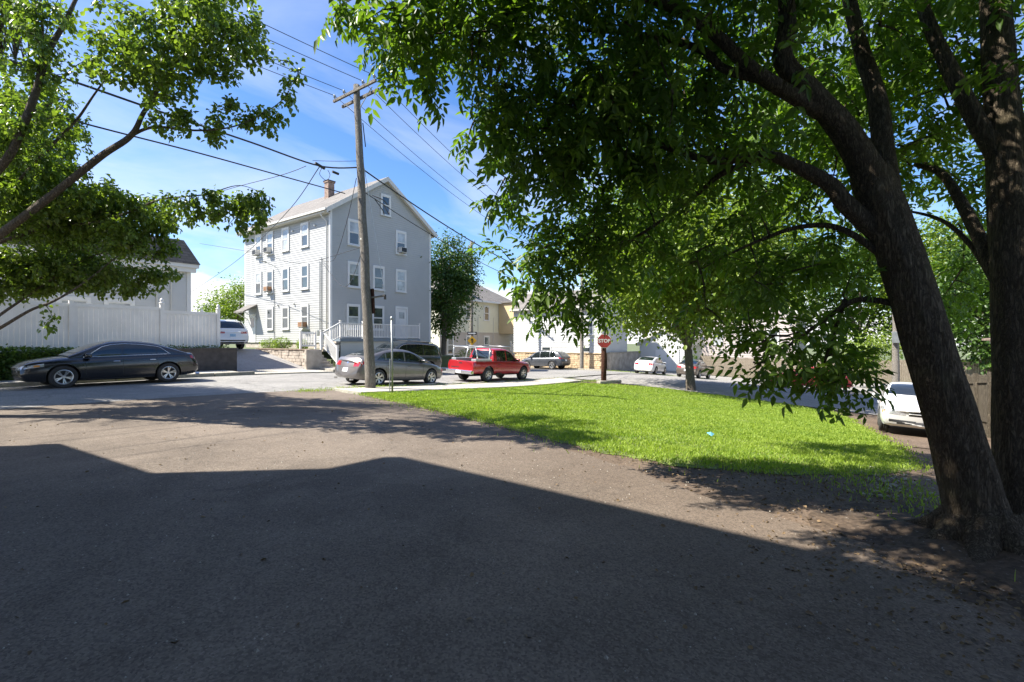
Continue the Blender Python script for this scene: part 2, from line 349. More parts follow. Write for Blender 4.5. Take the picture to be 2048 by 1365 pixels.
M['siding_w'] = pmat('white_siding', (0.54, 0.54, 0.525), 0.55, var=0.05, scale=0.7)
M['siding_c'] = pmat('cream_siding', (0.66, 0.64, 0.50), 0.6, var=0.05, scale=0.7)
M['siding_t'] = pmat('taupe_siding', (0.46, 0.41, 0.36), 0.6, var=0.06, scale=0.7)
M['siding_p'] = pmat('pinkish_siding', (0.46, 0.40, 0.37), 0.6, var=0.06, scale=0.7)
M['siding_y'] = pmat('yellow_siding', (0.55, 0.42, 0.24), 0.6, var=0.06, scale=0.7)
M['roof_b'] = shingle('brown_shingles', (0.15, 0.125, 0.10))
M['roof_g'] = shingle('grey_shingles', (0.17, 0.155, 0.14))
M['brick'] = pmat('chimney_brick', (0.24, 0.14, 0.10), 0.9, var=0.35, scale=6, bs=0.4, bscale=20, c2=(0.36, 0.28, 0.23))
M['stone'] = pmat('retaining_stone', (0.42, 0.36, 0.30), 0.9, var=0.3, scale=3, bs=0.6, bscale=14)
M['stone_cap'] = pmat('brown_cap_stone', (0.20, 0.15, 0.11), 0.9, var=0.3, scale=3, bs=0.4, bscale=18)
M['stone_t'] = pmat('tan_stone', (0.50, 0.38, 0.24), 0.9, var=0.3, scale=2.5, bs=0.6, bscale=14)
M['dark_wall'] = pmat('dark_block_wall', (0.085, 0.075, 0.07), 0.9, var=0.25, scale=5, bs=0.5, bscale=30)
M['glass'] = glass('window_glass', (0.045, 0.055, 0.06))
M['curtain'] = glass('curtained_glass', (0.42, 0.44, 0.44), 0.12, 0.5)
M['carglass'] = glass('car_glass', (0.012, 0.016, 0.016), 0.02, 0.7)
M['black'] = pmat('black_plastic', (0.018, 0.018, 0.019), 0.5, var=0.2, scale=5)
M['tyre'] = pmat('tyre_rubber', (0.035, 0.034, 0.032), 0.85, var=0.25, scale=9, bs=0.2, bscale=60)
M['alloy'] = pmat('alloy_wheel', (0.55, 0.54, 0.52), 0.32, 0.85, var=0.1, scale=8)
M['chrome'] = pmat('chrome', (0.75, 0.75, 0.76), 0.15, 1.0, var=0.05, scale=5)
M['steel'] = pmat('galvanised_steel', (0.30, 0.31, 0.30), 0.45, 0.7, var=0.2, scale=6)
M['alu'] = pmat('brushed_aluminium', (0.48, 0.49, 0.49), 0.35, 0.6, var=0.08, scale=6)
M['cable'] = pmat('black_cable', (0.025, 0.025, 0.027), 0.6, var=0.2, scale=3)
M['red_lens'] = pmat('red_lens', (0.35, 0.012, 0.015), 0.12, var=0.15, scale=8, coat=1)
M['clear_lens'] = pmat('clear_lens', (0.42, 0.43, 0.44), 0.08, 0.3, var=0.3, scale=25, coat=1)
M['amber'] = pmat('amber_lens', (0.65, 0.25, 0.05), 0.12, var=0.1, scale=8, coat=1)
M['plate'] = pmat('licence_plate', (0.72, 0.73, 0.72), 0.4, var=0.1, scale=25)
M['plate_b'] = pmat('blue_licence_plate', (0.30, 0.46, 0.60), 0.4, var=0.2, scale=25)
M['ac'] = pmat('air_conditioner_case', (0.62, 0.60, 0.55), 0.5, var=0.1, scale=4)
M['ac_rust'] = pmat('rusty_case', (0.26, 0.14, 0.075), 0.8, var=0.4, scale=7)
M['sign_red'] = pmat('stop_sign_red', (0.36, 0.04, 0.035), 0.4, var=0.12, scale=6)
M['sign_yellow'] = pmat('sign_yellow', (0.72, 0.40, 0.03), 0.4, var=0.1, scale=6)
M['white'] = pmat('sign_white', (0.82, 0.82, 0.80), 0.4, var=0.04, scale=6)
M['rope'] = pmat('pale_rope', (0.62, 0.62, 0.60), 0.7, var=0.1, scale=6)
M['green_bin'] = pmat('dark_green_plastic', (0.025, 0.06, 0.05), 0.4, var=0.2, scale=4)
M['scrap'] = pmat('blue_plastic', (0.12, 0.38, 0.50), 0.5, var=0.2, scale=12)
M['deck'] = pmat('blue_grey_deck_paint', (0.16, 0.20, 0.24), 0.6, var=0.15, scale=3)
# ------------------------------------------------------------------ the ground
rng = np.random.default_rng(7)
def struct(o): o['kind'] = 'structure'; return o
def interp(pts):
    a = np.array(pts, float); o = np.argsort(a[:, 1]); a = a[o]
    return lambda n: np.interp(n, a[:, 1], a[:, 0])

xs = np.r_[-400, -250, -150, -100, np.arange(-80, 111, 1.0), 140, 200, 300, 500]
ys = np.r_[-400, -250, -150, -90, np.arange(-60, 101, 1.0), 130, 180, 260, 420, 600]
struct(sheet('ground', xs, ys, lambda u, v: (u, v, G_arr(u, v) - 0.05), M['ground']))
def flat(name, x0, x1, y0, y1, dz, mat, step=0.5):
    return struct(sheet(name, np.arange(x0, x1 + 1e-6, step), np.arange(y0, y1 + 1e-6, min(step, (y1 - y0) / 2)), lambda u, v: (u, v, G_arr(u, v) + dz), mat))
flat('road', -60, 100, 14.9, 22.2, 0.0, M['street'])
flat('side_road', 25.6, 39.2, -60, 14.9, 0.0, M['street_2'])
flat('side_road', 25.6, 39.2, 22.2, 33, 0.0, M['street_2'])
flat('parking_pavement', 39.2, 49.0, -30, 19.0, -0.01, M['street_2'])

left_e = interp([(-1.3, -20), (-1.3, 10), (-1.6, 11.5), (-3.2, 14.9)])
right_pts = [(2.8, -20), (2.8, -6), (3.2, -1.5), (3.9, -.7), (4.9, 0), (5.5, 1.5), (6.4, 3.3), (7.5, 6), (8.5, 9.5), (9.2, 12.7), (9.5, 14.9)]
right_e = interp(right_pts)
def fdrive(u, v):
    wig = 0.05 * np.sin(v * 3.1) + 0.04 * np.sin(v * 7.7 + 1) + 0.03 * np.sin(v * 17 + 2)
    x = left_e(v) * (1 - u) + (right_e(v) + wig) * u
    return x, v, G_arr(x, v) + 0.006
struct(sheet('driveway', np.linspace(0, 1, 40), np.arange(-20, 14.9001, 0.2), fdrive, M['drive']))
struct(sheet('dirt_ground', np.arange(2.5, 26, 0.5), np.arange(-8, 13.3, 0.5), lambda u, v: (u, v, G_arr(u, v) - 0.02), M['dirt']))
flat('parking_pad', 13.0, 25.6, -2.9, -0.1, -0.008, M['dirt'])

LAWN = [(9.4, 12.9), (8.75, 9.5), (7.75, 6), (6.9, 3.6), (6.75, 2.2), (7.2, 1.1), (8.2, 0.0), (9.5, -.6), (14, -.3), (18, .2), (22, .6), (24.6, 1.4), (25.3, 4), (25.3, 9), (24.4, 11.6), (22.5, 12.95), (15, 13.1)]
def inside(P, x, y):
    r = np.zeros(x.shape, bool); n = len(P)
    for i in range(n):
        x1, y1 = P[i]; x2, y2 = P[(i + 1) % n]
        c = ((y1 > y) != (y2 > y)) & (x < (x2 - x1) * (y - y1) / ((y2 - y1) if y2 != y1 else 1e-9) + x1)
        r ^= c
    return r
def lawn_sheet():
    lo = interp([p for p in LAWN if p in ((9.5,-.6),(8.2,0.0),(7.2,1.1),(6.75,2.2),(6.9,3.6),(7.75,6),(8.75,9.5),(9.4,12.9))] + [(9.4, 13.1)])
    hi = interp([(9.5, -.6), (14, -.3), (18, .2), (22, .6), (24.6, 1.4), (25.3, 4), (25.3, 9), (24.4, 11.6), (22.5, 12.95), (9.6, 13.1)])
    def f(u, v):
        w = 0.06 * np.sin(v * 5.3) + 0.04 * np.sin(v * 13)
        x = (lo(v) + w) * (1 - u) + hi(v) * u
        return x, v, G_arr(x, v) - 0.012 + 0.03 * (1 - (1 - 2*u)**8) * (1 - (2*(v + .6)/13.7 - 1)**8) + 0.006 * np.sin(x * 1.9 + np.sin(v * 1.3)) * np.sin(v * 1.7) * (u * (1 - u) * 4)
    return sheet('lawn', np.linspace(0, 1, 60), np.linspace(-.59, 13.09, 90), f, M['lawn'])
struct(lawn_sheet())

def blades(name, x, y, h, w, mat, lean=0.5, seed=1, zoff=0.0):
    r = np.random.default_rng(seed); n = len(x); a = r.uniform(0, 2*np.pi, n); l = r.normal(0, lean, n) * h; la = r.uniform(0, 2*np.pi, n)
    z = G_arr(x, y) + zoff; dx, dy = np.cos(a) * w / 2, np.sin(a) * w / 2
    lx, ly = np.cos(la) * l, np.sin(la) * l
    V = np.empty((n, 4, 3)); V[:, 0] = np.c_[x - dx, y - dy, z]; V[:, 1] = np.c_[x + dx, y + dy, z]
    V[:, 2] = np.c_[x + dx * .8 + lx * .45, y + dy * .8 + ly * .45, z + h * .6]; V[:, 3] = np.c_[x + lx, y + ly, z + h]
    i = np.arange(n)[:, None] * 4
    Fc = np.r_[np.c_[i, i + 1, i + 2], np.c_[i, i + 2, i + 3]]
    return put(bpy.data.objects.new(name, big_mesh(name, V.reshape(-1, 3), Fc, mat)))
def lawn_grass():
    r = np.random.default_rng(3); n = 420000
    x = r.uniform(6.5, 25.5, n); y = r.uniform(-1, 13.2, n)
    D = SN * x + CS * y
    keep = inside(LAWN, x + r.normal(0, .16, n), y + r.normal(0, .16, n)) & (r.uniform(0, 1, n) < np.clip(11.0 / D, 0.28, 1.0))
    bare = np.sin(x*1.3 + 2*np.sin(y*.9)) * np.sin(y*1.1 + 1.5*np.sin(x*.7 + 1)) + .35*np.sin(x*4.1)*np.sin(y*3.7)
    keep &= r.uniform(0, 1, n) < np.clip(1.25 - 1.1*np.maximum(0, bare - .35), .12, 1)
    x, y = x[keep], y[keep]; D = SN * x + CS * y
    cl = np.sin(x * 2.1 + 1.3 * np.sin(y * 1.7)) * np.sin(y * 2.6 + np.sin(x)) * .5 + np.sin(x * 6.3 + y * 1.1) * np.sin(y * 5.7) * .5
    h = np.clip(0.038 + 0.02 * cl + r.normal(0, .010, len(x)), 0.012, 0.10)
    w = 0.007 + 0.0009 * D + (r.uniform(0, 1, len(x)) < .2) * .012
    return blades('grass', x, y, h, w, M['grass'], 0.7, 5, 0.014)
tag(lawn_grass(), 'bright green clumpy grass of the corner lawn', 'grass', kind='stuff')
def verge():
    r = np.random.default_rng(11); X = []; Y = []
    for (cx, cy, sx, sy, n) in [(11.2, 14.75, .9, .12, 900), (13.2, 14.8, 1.6, .1, 1500), (19, 14.85, 3, .08, 1500), (8.6, 14.3, .35, .18, 350), (24.6, 12.6, .5, .3, 600), (40, 17, .8, 4, 2200), (39.8, 24, .35, 5, 1800), (7.2, 3.0, .5, 1.2, 260), (8.2, 7.5, .35, 2.0, 300), (6.9, -.5, .6, .3, 380), (7.3, .1, .5, .3, 300), (6.0, -1.1, .3, .2, 120), (2.0, 23.2, 3.2, .35, 6000)]:
        X.append(r.normal(cx, sx, n)); Y.append(r.normal(cy, sy, n))
    X = np.concatenate(X); Y = np.concatenate(Y)
    return blades('weeds', X, Y, np.clip(r.normal(.05, .025, len(X)), .015, .16), np.full(len(X), .012), M['grass'], .6, 9, 0.03)
tag(verge(), 'patchy green weeds along kerbs and the tree foot', 'weeds', kind='stuff')

# kerbs and pavements
def strip(name, x0, x1, y0, y1, dz, th, mat, step=1.0):
    us = np.arange(x0, x1 + 1e-6, step) if (x1 - x0) > (y1 - y0) else np.array([x0, x1])
    vs = np.array([y0, y1]) if (x1 - x0) > (y1 - y0) else np.arange(y0, y1 + 1e-6, step)
    b = MB(); nu, nv = len(us), len(vs)
    T = [[(u, v, G(u, v) + dz) for v in vs] for u in us]; Bt = [[(p[0], p[1], p[2] - th) for p in row] for row in T]
    vs_ = [p for row in T for p in row] + [p for row in Bt for p in row]; o = nu * nv; fs = []
    for i in range(nu - 1):
        for j in range(nv - 1):
            a = i*nv + j; fs += [(a, a+nv, a+nv+1, a+1), (o+a, o+a+1, o+a+nv+1, o+a+nv)]
    for i in range(nu - 1):
        a = i*nv; fs += [(a, o+a, o+a+nv, a+nv), (a+nv-1, a+2*nv-1, o+a+2*nv-1, o+a+nv-1)]
    for j in range(nv - 1):
        fs += [(j, j+1, o+j+1, o+j), ((nu-1)*nv+j, o+(nu-1)*nv+j, o+(nu-1)*nv+j+1, (nu-1)*nv+j+1)]
    b.add(vs_, fs); return b.build(name, mat)
struct(strip('pavement', 9.6, 24.6, 13.15, 14.72, 0.045, 0.3, M['walk']))
struct(strip('pavement', -40, -3.4, 13.15, 14.72, 0.09, 0.3, M['walk']))
struct(strip('pavement', -40, 10.5, 22.38, 23.75, 0.125, 0.4, M['walk']))
struct(strip('pavement', 10.55, 14.6, 22.2, 23.85, 0.03, 0.3, M['walk']))
struct(strip('pavement', 14.65, 25.4, 22.38, 23.75, 0.125, 0.4, M['walk']))
struct(strip('pavement', 39.35, 40.1, 19, 33, 0.10, 0.3, M['walk']))
def kerb(x0, x1, y0, y1, dz, n, along='x'):
    root = struct(bpy.data.objects.new('kerb', None)); COL.objects.link(root); r = random.Random(int(x0 * 10 + y0))
    for i in range(n):
        a = i / n; c = (i + 1) / n; g = 0.012
        if along == 'x': X0, X1, Y0, Y1 = x0 + (x1-x0)*a + g, x0 + (x1-x0)*c - g, y0, y1
        else: X0, X1, Y0, Y1 = x0, x1, y0 + (y1-y0)*a + g, y0 + (y1-y0)*c - g
        z = G((X0+X1)/2, (Y0+Y1)/2) + dz + r.uniform(-.015, .015)
        MB().bevbox(X0, X1, Y0, Y1, z - .35, z, .018).build('kerb_stone', M['kerb'], root, sharp=40)
    return root
kerb(9.7, 24.2, 14.74, 14.9, 0.07, 9)
kerb(-16, 10.6, 22.2, 22.36, 0.14, 16)
kerb(14.7, 25.4, 22.2, 22.36, 0.13, 6)
kerb(39.2, 39.34, 19, 32, 0.12, 7, 'y')
o = MB().bevbox(0, 1.5, -.17, .17, 0, .16, .04).build('kerb_slab', M['kerb'], None, sharp=40)
o.location = (23.9, 11.85, G(24, 11.9)); o.rotation_euler = (0, 0, R(-25)); tag(o, 'loose grey kerb slab lying at the lawn corner by the stop sign', 'kerb stone')

# neighbour's sloping driveway, raised yards
def zdrv(n): return np.interp(n, [22.2, 23.8, 29.5, 45], [-.02, .06, 1.12, 1.25])
struct(sheet('driveway', np.linspace(10.62, 14.25, 6), np.linspace(23.86, 46, 40), lambda u, v: (u, v, zdrv(v) + 0.012 * np.sin(v) ), M['drive_far']))
b = MB(); b.box(14.62, 26.0, 25.9, 60, -1, 1.12); b.box(15.95, 26.0, 24.0, 25.9, -1, .55); struct(b.build('terrace', M['ground']))
b = MB(); b.box(-40, 10.55, 24.35, 60, -1, 1.2); struct(b.build('terrace', M['ground']))
struct(sheet('verge', np.linspace(-16, 5.6, 30), np.linspace(23.75, 24.4, 6), lambda u, v: (u, v, G_arr(u, v) + .13 + (v - 23.75) * .5), M['lawn']))

# retaining walls
rw = thing('retaining_wall', 'low dark block retaining wall behind the black sedan', 'wall', (8, 24.1, .1))
b = MB(); b.box(5.4, 10.6, 23.95, 24.3, -.3, 1.22); b.build('wall', M['dark_wall'], rw)
MB().box(5.38, 10.64, 23.9, 24.34, 1.22, 1.28).build('coping', M['dark_wall'], rw)

sw = thing('stone_wall', 'tan block garden wall rising beside the sloping driveway', 'wall', (14.4, 26.5, .3))
rr = random.Random(4)
MB().box(14.36, 14.60, 23.92, 29.8, -.2, 1.08).build('core', M['dark_wall'], sw)
blk = [MB().bevbox(-.05, .05, -.5, .5, -.5, .5, .03).mesh('stone', M['stone'], smooth=False) for _ in range(1)]
z = -0.05; row = 0
while z < 1.02:
    y = 23.93 + (0.2 if row % 2 else 0.0)
    while y < 29.6:
        w = rr.uniform(.32, .46)
        if z + .16 > float(zdrv(y + w/2)) - .02:
            o = inst('stone', blk[0], sw, (14.335 + rr.uniform(-.012, .012), y + w/2, z + .085), (0, 0, rr.uniform(-.03, .03)), (rr.uniform(.8, 1.2), w - .016, .158))
        y += w
    z += .17; row += 1
for i in range(14):
    y0 = 23.93 + i * .42; MB().bevbox(14.25, 14.66, y0, y0 + .41, 1.09, 1.17, .015).build('cap_stone', M['stone_cap'], sw)
pl = thing('concrete_pier', 'stained square concrete pier at the foot of the entrance steps', 'pier', (14.3, 23.9, 0))
MB().bevbox(13.95, 14.85, 23.72, 23.9, -.3, 1.14, .02).build('pier', M['concrete'], pl)
MB().bevbox(14.62, 14.85, 23.9, 26.0, -.3, 1.13, .02).build('cheek_wall', M['concrete'], pl)

# ------------------------------------------------------------------ building kit (walls run along X or Y)
def clap(b, axis, a0, a1, c, z0, z1, sgn, top=None, course=0.15, lap=0.019):
    """lapped boards on the plane axis==c, from a0 to a1; top(z)->(a0,a1) trims a gable"""
    z = z0
    while z < z1 - 1e-4:
        zt = min(z + course, z1)
        l0, r0 = (a0, a1) if top is None else top(z); l1, r1 = (a0, a1) if top is None else top(zt)
        if r0 - l0 > 0.05:
            if axis == 'y': P = [(l0, c + sgn*lap, z), (r0, c + sgn*lap, z), (r1, c, zt), (l1, c, zt)]; U = [(l0, c, z), (r0, c, z)]
            else: P = [(c + sgn*lap, l0, z), (c + sgn*lap, r0, z), (c, r1, zt), (c, l1, zt)]; U = [(c, l0, z), (c, r0, z)]
            b.add(P + U, [(0, 1, 2, 3), (4, 5, 1, 0)])
        z = zt
def wbox(b, axis, c, sgn, a0, a1, d0, d1, z0, z1):
    lo, hi = sorted((c + sgn*d0, c + sgn*d1))
    return b.box(a0, a1, lo, hi, z0, z1) if axis == 'y' else b.box(lo, hi, a0, a1, z0, z1)
def window(par, axis, c, sgn, a, w, z0, z1, top='curtain', low='glass', t=.11, name='window'):
    """outer trim a-w/2..a+w/2; sashes recessed in the casing"""
    b = MB(); a0, a1 = a - w/2, a + w/2
    wbox(b, axis, c, sgn, a0, a0 + t, 0, .08, z0 + .001, z1); wbox(b, axis, c, sgn, a1 - t, a1, 0, .08, z0 + .001, z1)
    wbox(b, axis, c, sgn, a0 + t, a1 - t, 0, .08, z1 - t - .03, z1); wbox(b, axis, c, sgn, a0 + t, a1 - t, 0, .08, z0, z0 + .06)
    f = b.build(name, M['trim'], par)
    b = MB(); wbox(b, axis, c, sgn, a0 - .03, a1 + .03, 0, .12, z0 - .05, z0); b.build('sill', M['trim'], f)
    zm = (z0 + z1) / 2 - .01; s = .04
    for (q0, q1, mt, dd) in ((z0 + .06, zm, low, .036), (zm, z1 - t - .03, top, .05)):
        b = MB(); wbox(b, axis, c, sgn, a0 + t + s, a1 - t - s, dd - .004, dd, q0 + s, q1 - s); b.build('pane', M[mt], f)
        b = MB(); wbox(b, axis, c, sgn, a0 + t, a0 + t + s, 0, dd + .012, q0, q1); wbox(b, axis, c, sgn, a1 - t - s, a1 - t, 0, dd + .012, q0, q1)
        wbox(b, axis, c, sgn, a0 + t + s, a1 - t - s, 0, dd + .012, q0, q0 + s); wbox(b, axis, c, sgn, a0 + t + s, a1 - t - s, 0, dd + .012, q1 - s, q1); b.build('sash', M['trim'], f)
    return f
def aircon(label, group, axis, c, sgn, a, z, rust=False, host=None):
    o = thing('air_conditioner', label, 'air conditioner', (a, c, z) if axis == 'y' else (c, a, z), group=group)
    b = MB(); wbox(b, axis, c, sgn, a - .26, a + .26, -.02, .36, z, z + .36); b.build('case', M['ac'], o)
    b = MB(); wbox(b, axis, c, sgn, a - .23, a + .23, .362, .37, z + .03, z + .33); b.build('grille', M['ac_rust'] if rust else M['black'], o)
    for s in (-1, 1):
        b = MB(); wbox(b, axis, c, sgn, a + s*.2 - .015, a + s*.2 + .015, .05, .33, z - .05, z - .004); b.build('bracket', M['steel'], o)
    if rust:
        b = MB(); 
        lo = a - .262; wbox(b, axis, c, sgn, lo - .004, lo - .002, .02, .34, z + .02, z + .33); b.build('rust_panel', M['ac_rust'], o)
    return o
def gable_roof(par, x0, x1, y0, y1, ze, zr, ridge='y', over=.38, rake=.22, mat='roof_b', th=.14, fill=None):
    """two pitched slabs with rake boards, soffits and gutters; ridge along y (gable faces -y) or x"""
    def P(a, b_, z): return (a, b_, z) if ridge == 'y' else (b_, a, z)
    def bx(a0, a1, b0, b1, z0, z1):
        return MB().box(a0, a1, b0, b1, z0, z1) if ridge == 'y' else MB().box(b0, b1, a0, a1, z0, z1)
    A0, A1, B0, B1 = (x0, x1, y0, y1) if ridge == 'y' else (y0, y1, x0, x1)
    m = (A0 + A1) / 2; sl = (zr - ze) / (m - A0); b = MB()
    for e in (A0 - over, A1 + over):
        z0 = ze - over * sl
        b.prism([P(e, B0 - rake, z0), P(e, B0 - rake, z0 + th), P(m, B0 - rake, zr + th), P(m, B0 - rake, zr)], P(0, B1 - B0 + 2*rake, 0))
    rf = b.build('roof', M[mat], par)
    for (e, sg) in ((A0 - over, 1), (A1 + over, -1)):
        z0 = ze - over * sl; g = .003 if sg > 0 else 0
        for bb in (B0 - rake - .03, B1 + rake + .002):
            MB().prism([P(e, bb - g, z0 - .16), P(e, bb - g, z0 + th + .01), P(m + sg*.0, bb - g, zr + th + .01), P(m, bb - g, zr - .16)], P(0, .028, 0)).build('rake_board', M['gutter'], rf)
        MB().prism([P(e + sg*.02, B0 - rake, z0 - .06), P(e + sg*.02, B0 - rake, z0 - .01), P(m, B0 - rake, zr - .01), P(m, B0 - rake, zr - .06)], P(0, rake - .01, 0)).build('soffit', M['gutter'], rf)
        lo, hi = sorted((e - sg*.11, e - sg*.002)); bx(lo, hi, B0 - rake, B1 + rake, z0, z0 + .13).build('gutter', M['gutter'], rf)
        lo, hi = sorted((e + sg*.002, e + sg*(over - .002))); bx(lo, hi, B0 + .01, B1, z0 - .1, z0 - .02).build('soffit', M['gutter'], rf)
    if fill: MB().prism([P(A0, B0 + .01, ze - .05), P(A1, B0 + .01, ze - .05), P(m, B0 + .01, zr - .06)], P(0, B1 - B0 - .02, 0)).build('gable_wall', M[fill], par)
    return rf

# ------------------------------------------------------------------ the three-storey house
H = thing('house', 'three-storey pale grey clapboard house with gable roof and white front porch', 'house', (21.6, 32, 1.1))
X0, X1, Y0, Y1, ZB, ZE, ZR = 17.4, 25.9, 26.9, 38.0, 1.5, 9.9, 12.75
b = MB(); b.box(X0 + .02, X1 - .02, Y0 + .02, Y1 - .02, ZB, ZE + .0)
xm = (X0 + X1) / 2
b.prism([(X0 + .02, Y0 + .02, ZE + .0), (X1 - .02, Y0 + .02, ZE + .0), (xm, Y0 + .02, ZR - .02)], (0, Y1 - Y0 - .04, 0)); b.build('wall', M['siding'], H)
b = MB(); clap(b, 'y', X0, X1, Y0, ZB, ZE, -1)
def gt(z):
    t = max(0, (z - ZE) / (ZR - ZE)); return X0 + (xm - X0) * t, X1 - (X1 - xm) * t
clap(b, 'y', X0, X1, Y0, ZE, ZR - .1, -1, gt); b.build('clapboards', M['siding'], H)
b = MB(); clap(b, 'x', Y0, Y1, X0, ZB, ZE, -1); b.build('clapboards', M['siding'], H)
b = MB(); b.box(X0 + .06, X1 - .06, Y0 + .06, Y1, -.5, ZB); b.build('foundation', M['concrete'], H)
b = MB()
b.box(X0 - .03, X0 + .12, Y0 - .03, Y0 - .001, ZB, ZE - .1); b.box(X0 - .03, X0 - .001, Y0 - .001, Y0 + .12, ZB, ZE - .1); b.box(X1 - .12, X1 + .03, Y0 - .03, Y0 - .001, ZB, ZE - .1); b.box(X0 - .03, X0 - .001, Y1 - .12, Y1, ZB, ZE - .1)
b.build('corner_board', M['trim'], H)
RF = gable_roof(H, X0, X1, Y0, Y1, ZE, ZR, 'y', .42, .28, 'roof_g')
ch = MB().box(20.35, 20.85, 31.7, 32.2, 11.2, 13.2); ch.box(20.3, 20.9, 31.65, 32.25, 13.2, 13.3); ch = ch.build('chimney', M['brick'], RF)
MB().box(20.28, 20.92, 31.63, 32.27, 13.305, 13.36).build('cap', M['black'], H)
for a, zz in ((19.1, (7.8, 9.46)), (23.0, (7.78, 9.44)), (19.1, (5.08, 6.74)), (21.05, (5.08, 6.72)), (23.0, (5.1, 6.7))):
    window(H, 'y', Y0, -1, a, .95, zz[0], zz[1], 'glass' if a == 21.05 else 'curtain', 'curtain' if (a == 23.0 and zz[0] < 7) else 'glass')
window(H, 'y', Y0, -1, 19.05, 1.0, 2.35, 4.0, 'glass', 'curtain'); window(H, 'y', Y0, -1, 21.0, 1.0, 2.35, 4.0, 'glass', 'glass')
window(H, 'y', Y0, -1, xm, .85, 10.25, 11.7, 'glass', 'glass')
for a in (29.7, 32.1, 34.2, 35.85):
    window(H, 'x', X0, -1, a, .92, 7.75, 9.35, 'curtain', 'glass' if a != 32.1 else 'curtain')
    window(H, 'x', X0, -1, a, .92, 5.0, 6.65, 'glass' if a != 35.85 else 'curtain', 'glass')
    if a < 35: window(H, 'x', X0, -1, a, .92, 2.4, 4.0, 'glass', 'glass')
# front door
d = MB(); d.box(22.5, 22.62, Y0 - .06, Y0, 1.75, 4.05); d.box(23.5, 23.62, Y0 - .06, Y0, 1.75, 4.05); d.box(22.62, 23.5, Y0 - .06, Y0, 3.9, 4.05); d = d.build('door', M['trim'], H)
MB().box(22.64, 23.48, Y0 - .035, Y0 - .02, 1.76, 3.88).build('door_leaf', M['trim'], d); MB().box(22.82, 23.3, Y0 - .045, Y0 - .038, 3.2, 3.65).build('pane', M['curtain'], d)
for (u0, u1, w0, w1) in ((22.74, 23.02, 1.95, 3.0), (23.1, 23.38, 1.95, 3.0)): MB().bevbox(u0, u1, Y0 - .05, Y0 - .036, w0, w1, .006).build('door_panel', M['trim'], d)
MB().lathe([(.0, -.11), (.03, -.1), (.03, -.06), (.012, -.05), (.012, -.036)], 10, (23.41, Y0, 2.75), 'y').build('handle', M['steel'], d, smooth=True)
# side door with a little hood
d = MB(); d.box(X0 - .05, X0, 36.3, 36.4, 1.5, 3.6); d.box(X0 - .05, X0, 37.2, 37.3, 1.5, 3.6); d.box(X0 - .05, X0, 36.4, 37.2, 3.5, 3.6); d = d.build('door', M['trim'], H)
MB().box(X0 - .03, X0 - .018, 36.4, 37.2, 1.5, 3.5).build('door_leaf', M['trim'], d); MB().box(X0 - .04, X0 - .032, 36.55, 37.05, 2.6, 3.3).build('pane', M['glass'], d)
hd = MB(); hd.prism([(X0, 36.1, 4.2), (X0, 36.1, 4.3), (X0 - 1.0, 36.1, 3.75), (X0 - 1.0, 36.1, 3.65)], (0, 1.5, 0)); hd = hd.build('door_hood', M['roof_g'], H)
for y in (36.2, 37.5): MB().bar((X0 - .03, y, 3.2), (X0 - .85, y, 3.68), .06, .06).build('brace', M['trim'], hd)
# downpipe, meters and pipes on the long wall
MB().tube([(X0 - .4, Y0 + .45, 9.55), (X0 - .3, Y0 + .4, 9.3), (X0 - .08, Y0 + .25, 9.05), (X0 - .08, Y0 + .25, 1.6)], .04, 8).build('downpipe', M['gutter'], H, smooth=True)
for y in (27.75, 27.95): MB().tube([(X0 - .06, y, 6.9 - (y - 27.7)), (X0 - .06, y, 2.0)], .022, 6).build('conduit', M['steel'], H)
MB().tube([(X0 - .05, 33.6, 5.3), (X0 - .05, 33.6, 1.7)], .02, 6).build('conduit', M['steel'], H)
for y in (27.6, 27.9): MB().bevbox(X0 - .22, X0 - .02, y - .12, y + .12, 1.95, 2.3, .03).build('meter_box', M['steel'], H)
MB().tube([(X0 - .05, 33.3, 6.75), (X0 - .9, 33.0, 6.95)], .02, 6).tube([(X0 - .9, 33.0, 6.95), (X0 - 1.3, 32.9, 6.98)], .05, 8).build('wall_lamp', M['steel'], H)
for (y, z) in ((28.5, 9.0), (31.2, 9.0), (31.0, 4.1), (33.1, 4.1)): MB().lathe([(.0, -.14), (.06, -.13), (.07, -.05), (.03, -.02)], 8, (X0, y, z), 'x').build('flood_lamp', M['trim'], H)
# front porch
PD, PZ = 25.25, 1.75
pdk = MB().box(17.0, 23.35, PD, Y0 - .03, PZ - .18, PZ).build('porch_deck', M['deck'], H)
MB().box(17.1, 23.25, PD + .12, PD + .16, .5, PZ - .185).build('porch_skirt', M['siding_w'], H)
def railing(par, P, Q, post0=True, post1=True, h=.95, gap=.125, name='railing', capt=True):
    P = Vector(P); Q = Vector(Q); up = Vector((0, 0, 1)); b = MB()
    b.bar(P + up*(h - .03), Q + up*(h - .03), .07, .06); b.bar(P + up*.1, Q + up*.1, .05, .05)
    rl = b.build(name, M['trim'], par)
    L = (Q - P).length; n = max(2, int(L / gap)); me = MB().box(-.019, .019, -.019, .019, .12, h - .055).mesh('baluster', M['trim'])
    for i in range(1, n):
        inst('baluster', me, rl, tuple(P.lerp(Q, i / n)))
    for q, f in ((P, post0), (Q, post1)):
        if f:
            b = MB(); b.box(q.x - .055, q.x + .055, q.y - .055, q.y + .055, q.z - .02, q.z + h + .09); b.box(q.x - .075, q.x + .075, q.y - .075, q.y + .075, q.z + h + .09, q.z + h + .13); b.build('post', M['trim'], par)
    return rl
railing(H, (17.06, PD + .06, PZ), (18.65, PD + .06, PZ)); railing(H, (18.65, PD + .06, PZ), (23.29, PD + .06, PZ), False)
railing(H, (23.29, PD + .12, PZ), (23.29, Y0 - .1, PZ), False, False)
railing(H, (15.8, PD + .06, 1.12), (17.0, PD + .06, PZ), True, False)
